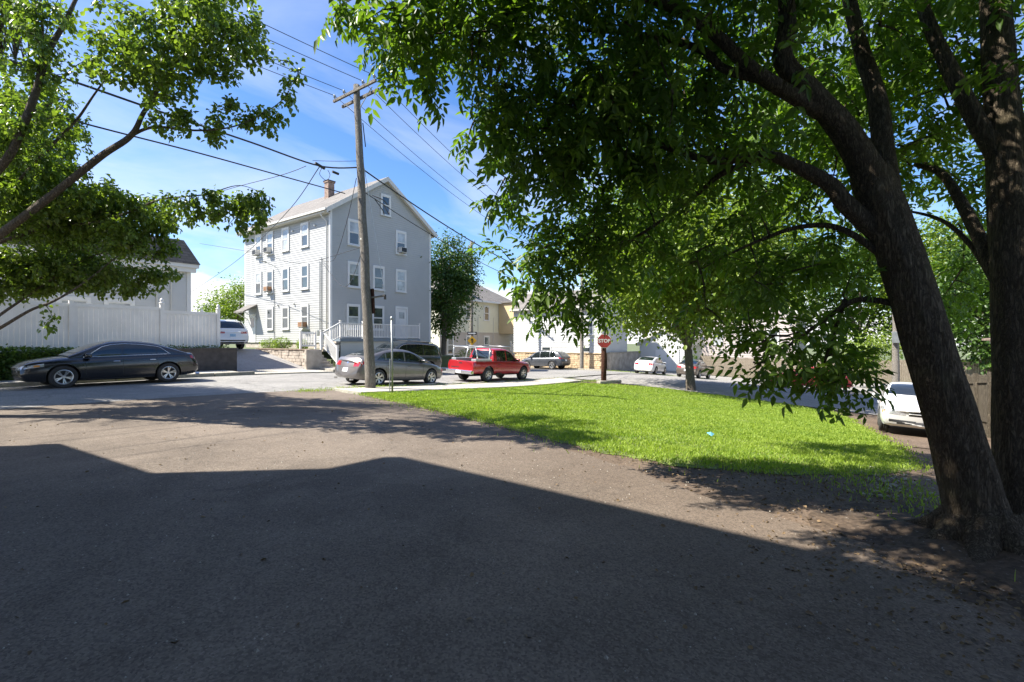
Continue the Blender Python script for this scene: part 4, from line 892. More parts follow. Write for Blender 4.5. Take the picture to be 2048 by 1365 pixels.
# ------------------------------------------------------------------ vehicles: local frame +X forward, Z up, origin on the ground
def lerp_prof(pts):
    a = np.array(pts, float); a = a[np.argsort(a[:, 0])]
    def f(x):                                    # monotone-ish smooth interpolation
        return float(np.interp(x, a[:, 0], a[:, 1]))
    return f
def smooth_prof(pts, w=.06):
    f = lerp_prof(pts); return lambda x: (f(x - w) + 2*f(x) + f(x + w) + f(x - w/2) + f(x + w/2)) / 6
WHEELS = {}
def wheel_meshes(r, w, spokes, style):
    k = (r, w, spokes, style)
    if k in WHEELS: return WHEELS[k]
    rr = r * (.66 if style != 'truck' else .58)
    t = MB().lathe([(rr - .02, -w*.38), (rr, -w*.5), (r*.86, -w*.52), (r*.95, -w*.47), (r, -w*.36), (r, -w*.12), (r - .008, -w*.1), (r - .008, -w*.06), (r, -w*.04), (r, w*.04), (r-.008, w*.06), (r-.008, w*.1), (r, w*.12), (r, w*.36), (r*.95, w*.47), (r*.86, w*.52), (rr, w*.5), (rr - .02, w*.38)], 40, axis='y').mesh('wheel', M['tyre'], True, True)
    b = MB()
    b.lathe([(rr + .004, w*.5), (rr - .012, w*.52), (rr - .03, w*.44), (rr - .045, w*.1), (rr - .05, -w*.4)], 40, axis='y')
    b.lathe([(.0, w*.36), (.03, w*.36), (.05, w*.33), (.055, w*.2)], 16, axis='y')
    for i in range(spokes):
        a = 2 * math.pi * i / spokes
        offs = (-.16, .16) if style == 'twin' else (0,)
        for o_ in offs:
            p0 = Vector((.04 * math.cos(a), w*.3, .04 * math.sin(a))); p1 = Vector(((rr - .02) * math.cos(a + o_), w*.42, (rr - .02) * math.sin(a + o_)))
            b.bar(p0, p1, .05 if style == 'truck' else .032, .03, (0, 1, 0))
    rim = b.mesh('rim', M['alloy'], False, True)
    d = MB().lathe([(.0, w*.1), (rr - .045, w*.1)], 24, axis='y').mesh('brake_disc', M['black'], False, True)
    WHEELS[k] = (t, rim, d); return WHEELS[k]

class Car:
    def __init__(s, name, label, cat, loc, rz, sp, pm, group='parked cars', trimm=None):
        s.sp = sp; s.pm = pm; s.L, s.W, s.H = sp['L'], sp['W'], sp['H']
        x, y = loc[0], loc[1]
        dx, dy = math.cos(rz), math.sin(rz); wb = sp['ax'][0] - sp['ax'][1]
        zf, zr_ = G(x + dx*sp['ax'][0], y + dy*sp['ax'][0]), G(x + dx*sp['ax'][1], y + dy*sp['ax'][1])
        if len(loc) > 2: zf = zr_ = loc[2]
        if len(loc) > 3: zf = loc[3]
        pitch = -math.atan2(zf - zr_, wb); zl, zR = G(x - dy*.8, y + dx*.8), G(x + dy*.8, y - dx*.8)
        if len(loc) > 2: zl = zR = zf
        s.root = thing(name, label, cat, (x, y, (zf + zr_)/2 + .004), rz, group)
        s.root.rotation_euler = (math.atan2(zl - zR, 1.6) * (1 if True else 0), pitch, rz)
        s.body(); s.cabin(); s.wheels()
    def part(s, name, mb, mats, parent=None, smooth=False, sharp=None):
        return mb.build(name, mats, parent or s.root, smooth, True, True, sharp)
    def hw(s, x):
        u = 2 * x / s.L; e = s.sp.get('nose', 3.2) if u > 0 else s.sp.get('tail', 4.0)
        return s.W/2 * (1 - (s.sp.get('tn', .2) if u > 0 else s.sp.get('tt', .15)) * abs(u)**e)
    def body(s):
        sp = s.sp; L = s.L; top = smooth_prof(sp['top']); sh = smooth_prof(sp['shoulder']); bot = smooth_prof(sp['bottom'])
        xs = np.r_[-L/2, -L/2 + .02, -L/2 + .08, np.linspace(-L/2 + .18, L/2 - .18, 30), L/2 - .08, L/2 - .02, L/2]
        V = []; rows = []
        for x in xs:
            e = max(0, (abs(x) - (L/2 - .18)) / .18); k = 1 - .13 * e**2.2
            w = s.hw(x) * (1 - .045 * e**2); zb, zs, zt = bot(x), sh(x), top(x)
            mid_ = (zb + zs) / 2; zs2 = mid_ + (zs - mid_) * k; zt2 = mid_ + (zt - mid_) * k; zb2 = mid_ + (zb - mid_) * k
            half = [(0, zb2), (.78*w, zb2), (.93*w, zb2 + .03), (.975*w, zb2 + .13), (.995*w, zb2 + .27*(zs2-zb2) + .06), (w, zb2 + .6*(zs2-zb2)), (.985*w, zs2 - .13), (.955*w, zs2 - .035), (.90*w, zs2 + .3*(zt2-zs2)), (.72*w, zs2 + .82*(zt2-zs2)), (.4*w, zt2 - .004), (0, zt2)]
            ring = half + [(-y, z) for (y, z) in half[-2:0:-1]]
            rk = sp.get('rake', .2) if x < 0 else sp.get('frake', .12); e2 = max(0, (abs(x) - (L/2 - .45)) / .45)**1.5
            def xe(y, z): return x - math.copysign(1, x) * e2 * (rk * max(0, z - .62)/.4 + (sp.get('plan', .13) if x < 0 else .13) * (y/max(w, .1))**2 + (sp.get('low', .12) if x < 0 else .12) * max(0, .42 - z)/.2)
            rows.append(len(V)); V += [(xe(y, z), y, z) for (y, z) in ring]
        n = len(half) * 2 - 2; fs = []
        for i in range(len(xs) - 1):
            for j in range(n): fs.append((rows[i]+j, rows[i+1]+j, rows[i+1]+(j+1)%n, rows[i]+(j+1)%n))
        fs.append(tuple(range(n))); fs.append(tuple(rows[-1]+j for j in range(n))[::-1])
        me = bpy.data.meshes.new('body'); me.from_pydata(V, [], fs)
        bm = bmesh.new(); bm.from_mesh(me); bmesh.ops.recalc_face_normals(bm, faces=bm.faces[:]); bm.to_mesh(me); bm.free()
        me.materials.append(s.pm); me.materials.append(M['black'])
        ob = bpy.data.objects.new('body', me); COL.objects.link(ob)
        cut = MB(); r = sp['r'] + sp.get('arch', .055)
        for ax in sp['ax']:
            for sg in (-1, 1):
                cut.mat(1)
                y0, y1 = sorted((sg * (s.W/2 - .33), sg * (s.W/2 + .2)))
                b0 = len(cut.v); cut.lathe([(r, y0), (r, y1)], 40, (ax, 0, sp['r'] + .01), 'y', cap=True)
        if 'bed' in sp:
            x0, x1, z0, z1, yw = sp['bed']; cut.box(x0, x1, -yw, yw, z0, z1)
        co = cut.build('cutter', [s.pm, M['black']])
        md = ob.modifiers.new('b', 'BOOLEAN'); md.object = co; md.operation = 'DIFFERENCE'; md.solver = 'EXACT'; md.use_self = True
        bpy.context.view_layer.update()
        nm = bpy.data.meshes.new_from_object(ob.evaluated_get(bpy.context.evaluated_depsgraph_get()))
        bpy.data.objects.remove(co); bpy.data.objects.remove(ob)
        nm.name = 'body'; nm.shade_smooth(); nm.set_sharp_from_angle(angle=R(38))
        s.bo = put(bpy.data.objects.new('body', nm), s.root, True)
        s.bvh = BVHTree.FromPolygons([v.co[:] for v in nm.vertices], [p.vertices[:] for p in nm.polygons])
    def cabin(s):
        sp = s.sp; g = sp['gh']; prof = smooth_prof(g, .05); x0, x1 = g[0][0], g[-1][0]
        if x0 > x1: x0, x1 = x1, x0
        belt = smooth_prof(sp['belt']); zr = max(p[1] for p in g); tum = sp.get('tum', .16); inset = sp.get('inset', .09)
        xs = np.linspace(x0, x1, 46); V = []; rows = []
        def ys(x, z):
            b_ = belt(x); t = max(0, min(1, (z - b_) / (zr - b_))); return s.hw(x) - inset - tum * (.75*t + .25*t*t)
        s.ys = ys
        for x in xs:
            b_ = belt(x) - .05; zt = max(prof(x), b_ + .01); H_ = zt - b_
            e = min(.12, H_ * .35); ze = zt - e
            pts = [(ys(x, b_), b_), (ys(x, b_ + (ze-b_)*.5), b_ + (ze-b_)*.5), (ys(x, ze), ze), (ys(x, zt - e*.45) - .018, zt - e*.45), (ys(x, zt) - .075, zt - e*.1), (ys(x, zt)*.62, zt + .012 if H_ > .3 else zt), (0, zt + (.022 if H_ > .3 else .004))]
            ring = pts + [(-y, z) for (y, z) in pts[-2::-1]]
            rows.append(len(V)); V += [(x, y, z) for (y, z) in ring]
        n = len(ring); fs = []
        for i in range(len(xs) - 1):
            for j in range(n - 1): fs.append((rows[i]+j, rows[i+1]+j, rows[i+1]+j+1, rows[i]+j+1))
            fs.append((rows[i], rows[i]+n-1, rows[i+1]+n-1, rows[i+1]))
        fs.append(tuple(range(n))); fs.append(tuple(rows[-1]+j for j in range(n))[::-1])
        b = MB().add(V, fs); s.co = s.part('roof', b, s.pm, sharp=50)
        s.cbvh = BVHTree.FromPolygons(V, fs)
        s.prof, s.beltf = prof, belt
    def hit(s, p, d, bvh, eps):
        h = bvh.ray_cast(Vector(p), Vector(d), 6)
        if h[0] is None:
            h = bvh.find_nearest(Vector(p) + Vector(d) * 2.0)
        co, no = h[0], h[1]
        if no.dot(Vector(d)) > 0: no = -no
        return co + (no * .5 - Vector(d) * .5).normalized() * eps
    def patch(s, name, lo, hi, axis, mat, on='body', rows=5, eps=.004, parent=None, th=0.0):
        """lo / hi: polylines of 2-D points, projected on the body along an axis: 'l','r' sides (x,z); 'f','b' (y,z); 't' (x,y)"""
        bvh = s.bvh if on == 'body' else s.cbvh; n = len(lo); V = []; b = MB()
        for k in range(rows):
            t = k / (rows - 1)
            for i in range(n):
                u = lo[i][0]*(1-t) + hi[i][0]*t; w = lo[i][1]*(1-t) + hi[i][1]*t
                if axis == 'l': V.append(s.hit((u, 3, w), (0, -1, 0), bvh, eps))
                elif axis == 'r': V.append(s.hit((u, -3, w), (0, 1, 0), bvh, eps))
                elif axis == 'f': V.append(s.hit((5, u, w), (-1, 0, 0), bvh, eps))
                elif axis == 'b': V.append(s.hit((-5, u, w), (1, 0, 0), bvh, eps))
                else: V.append(s.hit((u, w, 4), (0, 0, -1), bvh, eps))
        fs = [(k*n+i, k*n+i+1, (k+1)*n+i+1, (k+1)*n+i) for k in range(rows-1) for i in range(n-1)]
        b.add(V, fs); o = s.part(name, b, mat, parent, smooth=True)
        return o
    def line(s, name, pts, axis, r, mat, on='body', parent=None, eps=.0, n=4):
        bvh = s.bvh if on == 'body' else s.cbvh; P = []
        d = {'l': ((0, 3), (0, -1, 0)), 'r': ((0, -3), (0, 1, 0))}
        for (u, w) in pts:
            if axis == 'l': P.append(s.hit((u, 3, w), (0, -1, 0), bvh, eps))
            elif axis == 'r': P.append(s.hit((u, -3, w), (0, 1, 0), bvh, eps))
            elif axis == 'f': P.append(s.hit((5, u, w), (-1, 0, 0), bvh, eps))
            elif axis == 'b': P.append(s.hit((-5, u, w), (1, 0, 0), bvh, eps))
            else: P.append(s.hit((u, w, 4), (0, 0, -1), bvh, eps))
        return s.part(name, MB().tube(P, r, n), mat, parent, smooth=True)
    def wheels(s):
        sp = s.sp; t, rim, d = wheel_meshes(sp['r'], sp.get('ww', .22), sp.get('spokes', 5), sp.get('ws', 'twin'))
        for ax in sp['ax']:
            for sg in (-1, 1):
                o = inst('wheel', t, s.root, (ax, sg * (s.W/2 - .02 - sp.get('ww', .22)/2), sp['r']), (0, 0.3 * ax, 0 if sg > 0 else math.pi), local=True)
                inst('rim', rim, o, local=True); inst('brake_disc', d, o, local=True)
    def side_glass(s, segs, chrome=None, pillar_black=True):
        """segs: list of (xa_bottom, xa_top, xb_bottom, xb_top) from front to back"""
        for ax in 'lr':
            for (a0, a1, c0, c1) in segs:
                n = 9; lo = []; hi = []
                for i in range(n):
                    t = i / (n - 1); xb = a0 + (c0 - a0)*t; xt = a1 + (c1 - a1)*t
                    zt = s.prof(xt) - .105; lo.append((xb, s.beltf(xb) + .035)); hi.append((xt, max(zt, s.beltf(xt) + .06)))
                s.patch('side_window', lo, hi, ax, M['carglass'], 'cab', 5, .006)
            if chrome:
                a0, a1, c0, c1 = segs[0][0], segs[0][1], segs[-1][2], segs[-1][3]
                P = [(a0 + .03 + (c0 - a0 - .06)*i/16, s.beltf(a0 + (c0-a0)*i/16) + .025) for i in range(17)]
                T = [(a1 + (c1 - a1)*i/14, s.prof(a1 + (c1 - a1)*i/14) - .095) for i in range(15)]
                loop = [P[0]] + [(a0 + (a1 - a0)*k/6, P[0][1] + (T[0][1] - P[0][1])*k/6) for k in range(1, 6)] + T + [(c1 + (c0 - c1)*k/5, T[-1][1] + (P[-1][1] - T[-1][1])*k/5) for k in range(1, 5)] + P[::-1]
                s.line('window_trim', loop, ax, .011, chrome, 'cab', eps=.004)
    def screens(s, wf, wr, ext=1.0):
        """windshield x-range (cowl, roof), rear window x-range (roof, deck)"""
        for nm, (xa, xb), ins in (('windshield', wf, .085), ('rear_window', wr, .11)):
            lo, hi = [], []
            for i in range(9):
                t = -1 + 2*i/8
                ya = (s.ys(xa, s.prof(xa)) - ins) * t; yb = (s.ys(xb, s.prof(xb)) - ins) * t
                lo.append((xa + (.05 if nm == 'windshield' else -.05)*(1 - t*t) - (0.05 if nm == 'windshield' else -.05), ya)); hi.append((xb, yb))
            s.patch(nm, lo, hi, 't', M['carglass'], 'cab', 8, .006)
    def seam(s, x, z0, z1, dx=0.0, n=10):
        for ax in 'lr': s.line('door_seam', [(x + dx*(i/n)**2, z0 + (z1 - z0)*i/n) for i in range(n + 1)], ax, .006, M['black'], eps=-.002)
    def handle(s, x, z, mat=None):
        for ax in 'lr': s.line('door_handle', [(x + .09 - .18*i/6, z + .004*math.sin(math.pi*i/6)) for i in range(7)], ax, .014, mat or s.pm, eps=.016, n=6)
    def mirrors(s, x, z):
        for sg in (-1, 1):
            y = sg * (s.hw(x) - .07); b = MB(); b.bevbox(x - .07, x + .09, min(y, y + sg*.24), max(y, y + sg*.24), z, z + .14, .045); o = s.part('mirror', b, s.pm, smooth=True)
            s.part('mirror_glass', MB().box(x - .074, x - .071, min(y + sg*.04, y + sg*.21), max(y + sg*.04, y + sg*.21), z + .025, z + .115), M['carglass'], o)
    def lights(s, name, mat, ax, y0, y1, z0, z1, skew=.0, wrap=None, wm=None):
        """front 'f' or rear 'b' lamps plus their wrap along the side"""
        we = s.hw(s.L/2 if ax == 'f' else -s.L/2) * .955; y0, y1 = y0 * we, y1 * we
        for sg in (-1, 1):
            lo = [(sg*(y0 + (y1-y0)*i/5), z0 + skew*i/5) for i in range(6)]; hi = [(sg*(y0 + (y1-y0)*i/5), z1 + skew*i/5) for i in range(6)]
            o = s.patch(name, lo, hi, ax, mat, 'body', 4, .006)
            if wrap:
                xa, xb, za0, za1, zb0, zb1 = wrap; side = 'l' if sg > 0 else 'r'
                lo = [(xa + (xb-xa)*i/5, za0 + (zb0-za0)*i/5) for i in range(6)]; hi = [(xa + (xb-xa)*i/5, za1 + (zb1-za1)*i/5) for i in range(6)]
                s.patch('lamp_wrap', lo, hi, side, wm or mat, 'body', 4, .007, o)
    def plate(s, ax, z, mat, w=.15, h=.075):
        o = s.patch('licence_plate', [(-w, z - h), (0, z - h), (w, z - h)], [(-w, z + h), (0, z + h), (w, z + h)], ax, mat, 'body', 3, .012)
        return o
    def strip_(s, name, ax, y, z0, z1, mat, n=8):
        return s.patch(name, [(-y + 2*y*i/n, z0) for i in range(n + 1)], [(-y + 2*y*i/n, z1) for i in range(n + 1)], ax, mat, 'body', 4, .005)

SEDAN = dict(L=4.9, W=1.86, H=1.47, r=.335, ww=.22, ax=(1.42, -1.36), spokes=5, ws='twin', nose=3.0, tail=3.4, tn=.2, tt=.13,
  top=[(-2.45,.92),(-2.38,1.04),(-1.75,1.07),(-1.2,1.05),(0,1.0),(.95,1.0),(1.5,.95),(2.1,.85),(2.36,.76),(2.45,.68)],
  shoulder=[(-2.45,.86),(-2.38,.97),(-1.75,1.0),(-1.2,.985),(0,.945),(.95,.90),(1.5,.86),(2.1,.76),(2.36,.69),(2.45,.62)],
  bottom=[(-2.45,.36),(-2.3,.27),(-1.7,.22),(0,.19),(1.7,.21),(2.3,.22),(2.45,.26)],
  belt=[(-2.0,1.0),(-1.2,.99),(0,.95),(1.3,.91)],
  gh=[(-1.98,1.05),(-1.55,1.21),(-1.0,1.39),(-.55,1.45),(-.1,1.47),(.25,1.44),(.6,1.33),(1.0,1.14),(1.3,.99)])
def sedan(label, loc, rz, pm, chrome=True, spec=None, plate='plate', cat='car', rearplate=True, grille=True, detail=True, handles=None):
    sp = dict(SEDAN); sp.update(spec or {}); c = Car('parked_car', label, cat, loc, rz, sp, pm)
    h = sp['L'] / 2
    c.side_glass([(.92, .48, -.02, -.02), (-.10, -.10, -.98, -.98), (-1.04, -1.04, -1.42, -1.15)], M['chrome'] if chrome else M['black'])
    c.screens((1.13, .40), (-.72, -1.72))
    if detail:
        c.seam(.88, .30, .88, .05); c.seam(-.06, .28, .93); c.seam(-1.05, .55, .97, .06)
        c.handle(.12, .80, handles or pm); c.handle(-.88, .83, handles or pm)
        for ax in 'lr':
            c.line('sill_trim', [(1.0 - 1.95*i/8, .245) for i in range(9)], ax, .014, M['black'], eps=.002)
            c.line('body_crease', [(1.8 - 3.7*i/16, .74 + .022*i/4) for i in range(17)], ax, .005, pm, eps=.002)
        c.line('bonnet_seam', [(1.15 + .0*i, -.7 + 1.4*i/8) for i in range(9)], 't', .006, M['black'], eps=-.002)
    c.mirrors(.86, .93)
    c.lights('headlight', M['clear_lens'], 'f', .55, .98, .56, .66, .03, (h - .10, h - .62, .60, .69, .68, .77), M['clear_lens'])
    c.lights('taillight', M['red_lens'], 'b', .56, .98, .74, .91, .02, (-h + .02, -h + .42, .76, .93, .86, .95), M['red_lens'])
    if grille: c.strip_('grille', 'f', .42, .44, .62, M['black']); c.line('grille_bar', [(-.42 + .84*i/8, .53) for i in range(9)], 'f', .014, M['chrome'], eps=.006)
    c.strip_('air_intake', 'f', .55, .29, .37, M['black'])
    c.line('bumper_seam', [(-.86 + 1.72*i/12, .70) for i in range(13)], 'b', .006, M['black'], eps=-.001)
    c.line('boot_seam', [(-.6 + 1.2*i/8, .955) for i in range(9)], 'b', .006, M['black'], eps=-.001)
    if rearplate: c.plate('b', .60, M[plate])
    for sg in (-1, 1): c.part('exhaust', MB().tube([(-h + .12, sg*.5, .26), (-h - .01, sg*.5, .26)], .03, 8), M['chrome'])
    return c

BLACK = paint('black_car_paint', (0.006, 0.0065, 0.008), 0.0, .25, .04)
GREY = paint('warm_grey_car_paint', (0.17, 0.155, 0.15), 0.55, .38, .3)
RED = paint('red_truck_paint', (0.36, 0.008, 0.014), 0.1, .3, .05)
WHITE = paint('white_car_paint', (0.74, 0.73, 0.71), 0.0, .3, .1)
SLATE = paint('slate_car_paint', (0.085, 0.09, 0.10), 0.5, .35, .25)
BROWN = paint('bronze_car_paint', (0.13, 0.105, 0.085), 0.45, .35, .25)
REDCAR = paint('red_car_paint', (0.32, 0.025, 0.02), 0.1, .35, .2)
BLACKV = paint('black_van_paint', (0.02, 0.024, 0.024), 0.2, .3, .08)

c = sedan('glossy black four-door sedan parked in front of the white fence', (5.2, 20.95), math.pi, BLACK, True, dict(L=4.95, r=.345, spokes=5), cat='car', handles=M['chrome'])
for sg in (-1, 1):
    a = 'l' if sg > 0 else 'r'
    c.patch('side_marker', [(2.08, .66), (1.95, .675)], [(2.08, .72), (1.95, .735)], a, M['amber'], 'body', 3, .009)
c2 = sedan('dusty warm-grey sedan parked beside the utility pole', (13.25, 16.05), 0, GREY, False, dict(L=4.78, W=1.8, H=1.45, r=.33, tt=.17, spokes=6,
   gh=[(-1.98,1.05),(-1.5,1.24),(-.95,1.40),(-.5,1.445),(-.05,1.45),(.3,1.42),(.7,1.29),(1.1,1.11),(1.42,.97)],
   top=[(-2.39,.98),(-2.3,1.08),(-1.75,1.09),(-1.2,1.06),(0,1.0),(.95,.99),(1.5,.94),(2.0,.83),(2.3,.73),(2.39,.64)], shoulder=[(-2.39,.92),(-2.3,1.0),(-1.75,1.02),(-1.2,.99),(0,.945),(.95,.90),(1.5,.85),(2.0,.74),(2.3,.66),(2.39,.58)]))
c2.patch('badge', [(-.04, .84), (.04, .84)], [(-.04, .90), (.04, .90)], 'b', M['chrome'], 'body', 3, .006)

# black minivan behind the grey sedan
VAN = dict(L=4.85, W=1.92, H=1.75, r=.33, ww=.21, ax=(1.55, -1.4), spokes=5, ws='twin', nose=2.6, tail=6, tn=.2, tt=.08, rake=.05, plan=.05,
  top=[(-2.42,1.0),(-2.3,1.06),(0,1.04),(1.1,1.04),(1.6,.98),(2.2,.82),(2.42,.62)], shoulder=[(-2.42,.95),(-2.3,1.0),(0,.98),(1.1,.96),(1.6,.90),(2.2,.74),(2.42,.56)],
  bottom=[(-2.42,.36),(-2.2,.26),(0,.2),(2.2,.24),(2.42,.3)], belt=[(-2.4,1.0),(0,.98),(1.7,.96)], tum=.17, inset=.06,
  gh=[(-2.38,1.02),(-2.3,1.35),(-2.15,1.62),(-1.9,1.71),(-.8,1.75),(.2,1.73),(.6,1.66),(1.1,1.36),(1.55,1.10),(1.75,1.0)])
v = Car('minivan', 'black minivan with roof rails parked before the porch', 'minivan', (17.85, 20.95), math.pi, VAN, BLACKV)
v.side_glass([(1.25, .72, .35, .35), (.27, .27, -.85, -.85), (-.93, -.93, -2.12, -2.02)], M['chrome']); v.screens((1.58, .78), (-2.08, -2.34))
v.mirrors(1.15, 1.0); v.seam(.95, .3, .95); v.seam(.31, .3, .97); v.seam(-.9, .4, .97); v.handle(.45, .85); v.handle(-.75, .85)
v.lights('headlight', M['clear_lens'], 'f', .5, .98, .6, .74, 0, (2.38, 1.85, .62, .76, .7, .84)); v.lights('taillight', M['red_lens'], 'b', .85, .98, .8, 1.0, 0)
v.strip_('grille', 'f', .42, .46, .66, M['black']); v.plate('b', .72, M['plate'])
for sg in (-1, 1): v.part('roof_rail', MB().tube([(.2, sg*.62, 1.745), (.1, sg*.62, 1.80), (-1.7, sg*.62, 1.77), (-1.8, sg*.62, 1.70)], .018, 8), M['black'], smooth=True)
for x in (-.2, -1.3): v.part('roof_bar', MB().tube([(x, -.62, 1.80), (x, .62, 1.80)], .016, 8), M['black'])

SUV = dict(L=4.75, W=1.88, H=1.70, r=.36, ww=.23, ax=(1.42, -1.33), spokes=5, ws='twin', nose=3, tail=5, tn=.19, tt=.1, rake=.06, plan=.06,
  top=[(-2.37,1.06),(-2.25,1.12),(0,1.08),(.95,1.08),(1.5,1.03),(2.1,.9),(2.37,.68)], shoulder=[(-2.37,1.0),(-2.25,1.06),(0,1.02),(.95,1.0),(1.5,.95),(2.1,.82),(2.37,.62)],
  bottom=[(-2.37,.42),(-2.2,.32),(0,.25),(2.2,.28),(2.37,.36)], belt=[(-2.3,1.08),(0,1.02),(1.5,.99)], tum=.17, inset=.08,
  gh=[(-2.3,1.1),(-2.15,1.3),(-1.9,1.56),(-1.6,1.64),(-.6,1.70),(.1,1.68),(.5,1.58),(.95,1.33),(1.4,1.06)])
def suv(label, loc, rz, pm, spec=None, plate='plate'):
    sp = dict(SUV); sp.update(spec or {}); s_ = Car('parked_suv', label, 'SUV', loc, rz, sp, pm); h = sp['L']/2
    s_.side_glass([(1.0, .58, .05, .05), (-.03, -.03, -1.0, -1.0), (-1.08, -1.08, -1.75, -1.5)], M['chrome']); s_.screens((1.25, .52), (-1.82, -2.22))
    s_.mirrors(.95, 1.03); s_.seam(.9, .36, 1.0); s_.seam(0, .36, 1.02); s_.seam(-1.02, .6, 1.05); s_.handle(.15, .9); s_.handle(-.85, .92)
    s_.lights('headlight', M['clear_lens'], 'f', .55, .98, .72, .84, 0, (h - .03, h - .55, .76, .88, .84, .92)); s_.lights('taillight', M['red_lens'], 'b', .5, .98, .92, 1.03, 0, (-h + .02, -h + .4, .92, 1.05, .98, 1.08))
    s_.strip_('grille', 'f', .45, .5, .72, M['black']); s_.strip_('rear_valance', 'b', .8, .36, .56, M['black']); s_.plate('b', .82, M[plate])
    for ax in 'lr': s_.line('sill_trim', [(1.0 - 1.95*i/8, .31) for i in range(9)], ax, .03, M['black'], eps=.002)
    for sg in (-1, 1): s_.part('roof_rail', MB().tube([(.1, sg*.6, 1.69), (-.2, sg*.6, 1.735), (-1.4, sg*.6, 1.69), (-1.6, sg*.6, 1.63)], .016, 8), M['steel'], smooth=True)
    return s_
suv('white crossover seen from behind at the top of the sloping driveway', (12.45, 31.0, 1.12, 1.18), math.pi/2, WHITE, dict(L=4.9, W=1.98, H=1.78), 'plate_b')
suv('dark grey crossover parked by the tan stone wall', (38.1, 24.4), math.pi/2, SLATE)
sedan('white sedan seen from behind, parked before the white garage', (40.6, 15.2), R(4), WHITE, False, dict(L=4.6, W=1.78))
sedan('bronze-grey sedan parked behind the street tree trunk', (41.0, 11.7), 0, BROWN, False, dict(L=4.6, W=1.78))
sedan('red car mostly hidden behind the hanging leaves across the side street', (37.0, 3.2), math.pi/2, REDCAR, False)
w = sedan('white sedan facing the camera, half hidden by the big trunk', (18.95, -1.12), math.pi, WHITE, False, dict(L=4.9, W=1.87, r=.33, tn=.14, nose=5), grille=False)
w.strip_('grille', 'f', .30, .52, .64, M['black']); w.line('grille_bar', [(-.3 + .6*i/8, .58) for i in range(9)], 'f', .022, WHITE, eps=.008); w.line('grille_bar', [(0, .50 + .15*i/5) for i in range(6)], 'f', .022, WHITE, eps=.008)
w.lights('headlight', M['clear_lens'], 'f', .48, .93, .53, .66, .02)
for sg in (-1, 1): w.patch('side_marker', [(sg*.81, .55), (sg*.86, .56)], [(sg*.81, .66), (sg*.86, .67)], 'f', M['amber'], 'body', 3, .008)
for sg in (-1, 1): w.patch('lower_intake', [(sg*.15, .33), (sg*.5, .33), (sg*.72, .34)], [(sg*.15, .39), (sg*.5, .40), (sg*.72, .41)], 'f', M['black'], 'body', 3, .006)

# red crew-cab pickup with an aluminium ladder rack
TRUCK = dict(L=5.1, W=1.8, H=1.68, r=.37, ww=.25, ax=(1.62, -1.42), spokes=6, ws='truck', nose=4, tail=8, tn=.12, tt=.03, arch=.075, rake=.01, plan=.01, low=.0,
  top=[(-2.55,1.05),(-2.5,1.07),(0,1.07),(1.05,1.08),(1.5,1.06),(2.2,.98),(2.48,.88),(2.55,.78)], shoulder=[(-2.55,1.03),(-2.5,1.05),(0,1.05),(1.05,1.0),(1.5,.97),(2.2,.9),(2.48,.82),(2.55,.72)],
  bottom=[(-2.55,.5),(-2.4,.44),(0,.38),(2.2,.36),(2.55,.42)], belt=[(-1.2,1.05),(0,1.04),(1.4,1.0)], tum=.17, inset=.07,
  gh=[(-1.02,1.06),(-.98,1.35),(-.92,1.6),(-.78,1.655),(-.2,1.68),(.25,1.66),(.45,1.60),(.85,1.33),(1.25,1.06)], bed=(-2.47, -1.06, .58, 2.0, .78))
t = Car('pickup_truck', 'red crew-cab pickup with silver ladder rack', 'pickup', (20.0, 16.1), 0, TRUCK, RED)
t.side_glass([(.95, .52, .10, .10), (.02, .02, -.72, -.72)], M['black']); t.screens((1.08, .48), (-.93, -.99))
t.patch('rear_window', [(-.62 + 1.24*i/6, 1.13) for i in range(7)], [(-.52 + 1.04*i/6, 1.54) for i in range(7)], 'b', M['carglass'], 'cab', 5, .006)
t.mirrors(.9, 1.04); t.seam(.92, .46, 1.0); t.seam(.06, .46, 1.03); t.seam(-.78, .6, 1.03); t.seam(-1.0, .44, 1.04); t.handle(.25, .9, M['black']); t.handle(-.6, .9, M['black'])
t.lights('taillight', M['red_lens'], 'b', .89, .985, .70, .99, 0, (-2.53, -2.4, .70, .99, .70, .99)); t.lights('headlight', M['clear_lens'], 'f', .6, .98, .68, .84, 0, (2.52, 2.2, .7, .86, .74, .86))
t.strip_('grille', 'f', .45, .62, .84, M['black'])
t.line('tailgate_seam', [(-.74, .62 + .4*i/6) for i in range(7)], 'b', .006, M['black'], eps=-.001); t.line('tailgate_seam', [(.74, .62 + .4*i/6) for i in range(7)], 'b', .006, M['black'], eps=-.001)
t.patch('tailgate_handle', [(-.1, .9), (.1, .9)], [(-.1, .955), (.1, .955)], 'b', M['black'], 'body', 3, .006)
t.patch('tailgate_badge', [(.1, .70), (.62, .70)], [(.1, .735), (.62, .735)], 'b', M['chrome'], 'body', 3, .005)
bp = t.part('bumper', MB().bevbox(-2.68, -2.53, -.86, .86, .42, .60, .03), M['chrome'], smooth=False); t.part('licence_plate', MB().box(-2.69, -2.683, -.16, .16, .45, .58), M['plate'], bp)
for ax in 'lr':
    t.line('step_bar', [(.95 - 1.75*i/8, .385) for i in range(9)], ax, .03, M['black'], eps=.01)
rk = t.part('ladder_rack', MB().tube([(-2.35, -.72, 1.72), (.55, -.72, 1.80)], .026, 8).tube([(-2.35, .72, 1.72), (.55, .72, 1.80)], .026, 8).tube([(-2.3, -.74, 1.70), (-2.3, .74, 1.70)], .026, 8).tube([(-1.2, -.74, 1.745), (-1.2, .74, 1.745)], .026, 8).tube([(.45, -.74, 1.79), (.45, .74, 1.79)], .026, 8), M['alu'], smooth=True)
